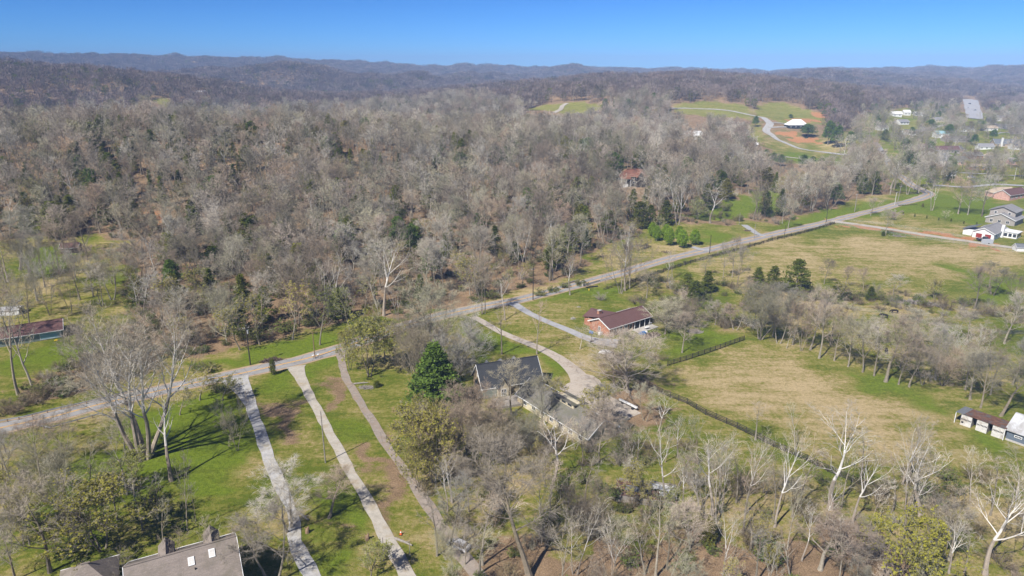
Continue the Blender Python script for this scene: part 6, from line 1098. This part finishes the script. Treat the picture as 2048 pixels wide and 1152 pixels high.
for i, (px, py) in enumerate(((627, 719), (637, 717))):
    p = G(px, py); m_ = empty('mailbox', (p.x, p.y, 0), R(25)); tag(m_, f'white mailbox on a post beside the lane entrance, {["left", "right"][i]} of the pair', 'mailbox', 'mailboxes at the lane entrance'); MB().box((0, 0, .5), (.1, .1, 1.1)).build('post', M_wood, m_); s_ = MB(); s_.tube([(-.3, 0, 1.2), (.3, 0, 1.2)], .2, 10); s_.build('box', M_white, m_); MB().box((.2, -.22, 1.35), (.05, .02, .2)).build('flag', M_redp, m_)
p = G(1178, 581); hy = empty('fire_hydrant', (p.x, p.y, 0)); tag(hy, 'yellow fire hydrant on the green strip near the bridge', 'fire hydrant'); MB().tube([(0, 0, 0), (0, 0, .75), (0, 0, .95)], [.17, .15, .06], 10).build('barrel', M_yellow, hy); MB().tube([(-.25, 0, .55), (.25, 0, .55)], .08, 8).build('outlet', M_yellow, hy)
p = G(1280, 652); k_ = empty('grill', (p.x, p.y, .1)); tag(k_, 'red kettle grill on the patio behind the brick house', 'grill'); MB().tube([(0, 0, .6), (0, 0, .72), (0, 0, .95), (0, 0, 1.1), (0, 0, 1.2)], [.12, .3, .36, .25, .05], 14).build('bowl', M_redp, k_)
for i in range(3): MB().tube([(.1 * math.cos(i * 2.1), .1 * math.sin(i * 2.1), .65), (.35 * math.cos(i * 2.1), .35 * math.sin(i * 2.1), 0)], .03, 5).build('leg', M_black, k_)
for nm_, px, py, sx_, lb_, mt in (('patio_table', 1294, 659, 1.7, 'white patio table beside the log pile', M_white), ('patio_table', 1299, 650, 1.2, 'grey patio table nearest the brick house corner', M_galv)):
    p = G(px, py); t_ = empty(nm_, (p.x, p.y, .05), R(30)); tag(t_, lb_, 'table'); MB().box((0, 0, .74), (sx_, .9, .05)).build('tabletop', mt, t_)
    for sx2 in (-1, 1):
        for sy2 in (-1, 1): MB().box((sx2 * (sx_ / 2 - .1), sy2 * .36, .36), (.05, .05, .72)).build('leg', M_galv, t_)
p = G(1285, 668); s_ = MB().box((0, 0, .35), (2.2, 1.4, .7), taper=.8); single(s_, 'tarp_stack', 'blue tarpaulin over a low stack left of the log pile', 'tarpaulin', M_blue, (p.x, p.y, 0), .3)
p = G(1291, 666); s_ = MB().box((0, 0, .3), (1.1, .7, .55), taper=.85); single(s_, 'cooler_box', 'white box beside the blue tarpaulin', 'box', M_white, (p.x, p.y, 0), .2)
p = G(1262, 661); s_ = MB().box((0, 0, .3), (1.3, .8, .5), taper=.7).box((.2, 0, .7), (.5, .5, .4)); single(s_, 'crate_heap', 'tan wooden crates on the patio left of the blue tarpaulin', 'crates', M_cream, (p.x, p.y, 0), .6)
for i, (px, py) in enumerate(((1513, 470), (1517, 471))):
    p = G(px, py); w_ = empty('wheeled_bin', (p.x, p.y, .05), .3); tag(w_, f'dark wheeled bin at the side lane mouth, {["left", "right"][i]} one', 'bin', 'bins at the side lane'); MB().box((0, 0, .55), (.6, .65, 1.0)).build('tub', M_black, w_); MB().box((0, 0, 1.08), (.66, .72, .08)).build('lid', M_bluegrey, w_)
p = G(112, 682); s_ = MB(); 
for k in range(26): a = rt.random() * 6.28; s_.box((math.cos(a) * .5 * rt.random(), math.sin(a) * .5 * rt.random(), .3 + .3 * rt.random()), (.16, .16, .1), a)
single(s_, 'flower_bush', 'small orange-yellow flowering bush before the blue house wall', 'flowers', M_yellow, (p.x, p.y, -.1))

# ------------------------------------------------------------------ cattle
def cow_mesh():
    mb = MB(); 
    m = bpy.data.meshes.new('cow'); V = [(0, 0, 1.05), (.45, 0, 1.08), (.85, 0, 1.08), (-.45, 0, 1.02), (-.85, 0, 1.08), (1.1, 0, 1.05), (1.38, 0, .75), (1.6, 0, .45), (.72, .2, .8), (.72, .2, .42), (.74, .2, .03), (.72, -.2, .8), (.80, -.2, .42), (.78, -.2, .03), (-.82, .22, .8), (-.72, .22, .48), (-.88, .22, .25), (-.82, .22, .03), (-.82, -.22, .8), (-.78, -.22, .48), (-.95, -.22, .25), (-.9, -.22, .03), (-1.05, 0, 1.0), (-1.1, 0, .5), (1.22, .16, .98), (1.22, -.16, .98)]
    E = [(0, 1), (1, 2), (0, 3), (3, 4), (2, 5), (5, 6), (6, 7), (2, 8), (8, 9), (9, 10), (2, 11), (11, 12), (12, 13), (4, 14), (14, 15), (15, 16), (16, 17), (4, 18), (18, 19), (19, 20), (20, 21), (4, 22), (22, 23), (5, 24), (5, 25)]
    Rd = [.36, .36, .33, .38, .3, .2, .16, .1, .13, .08, .06, .13, .08, .06, .17, .1, .07, .06, .17, .1, .07, .06, .04, .03, .04, .04]
    m.from_pydata(V, E, []); m.materials.append(M_cow); o = bpy.data.objects.new('cow', m); C.objects.link(o)
    sk = o.modifiers.new('skin', 'SKIN'); 
    if not m.skin_vertices: 
        bm2 = None
    for i, r in enumerate(Rd): m.skin_vertices[0].data[i].radius = (r, r)
    m.skin_vertices[0].data[0].use_root = True; o.modifiers.new('smooth', 'SUBSURF').levels = 1; o.modifiers['smooth'].render_levels = 1
    return o
try: cow0 = cow_mesh()
except Exception as ex:
    print('COW', ex); raise
CW = [(1789, 627, 175, 'black cow grazing side-on below the creek windrow, rearmost of the herd'), (1768, 636, 150, 'black cow just left of the rearmost cow'), (1633, 640, 60, 'black cow standing alone far left in the pasture'), (1753, 664, 80, 'black cow half hidden by twigs in mid pasture'), (1722, 679, 100, 'black cow between the pasture trees, left of middle'), (1772, 707, 70, 'black cow right behind the big pasture tree')]
for i, (px, py, rz, lb) in enumerate(CW):
    o = cow0 if i == 0 else cow0.copy()
    if i: C.objects.link(o)
    p = G(px, py); o.location = (p.x, p.y, p.z); o.rotation_euler = (0, 0, R(rz)); o.scale = (1.05,) * 3; tag(o, lb, 'cow', 'black cattle in the pasture')
print('objects', len(bpy.data.objects), 'tris', sum(len(m.loop_triangles) if m.loop_triangles else len(m.polygons) * 2 for m in bpy.data.meshes))
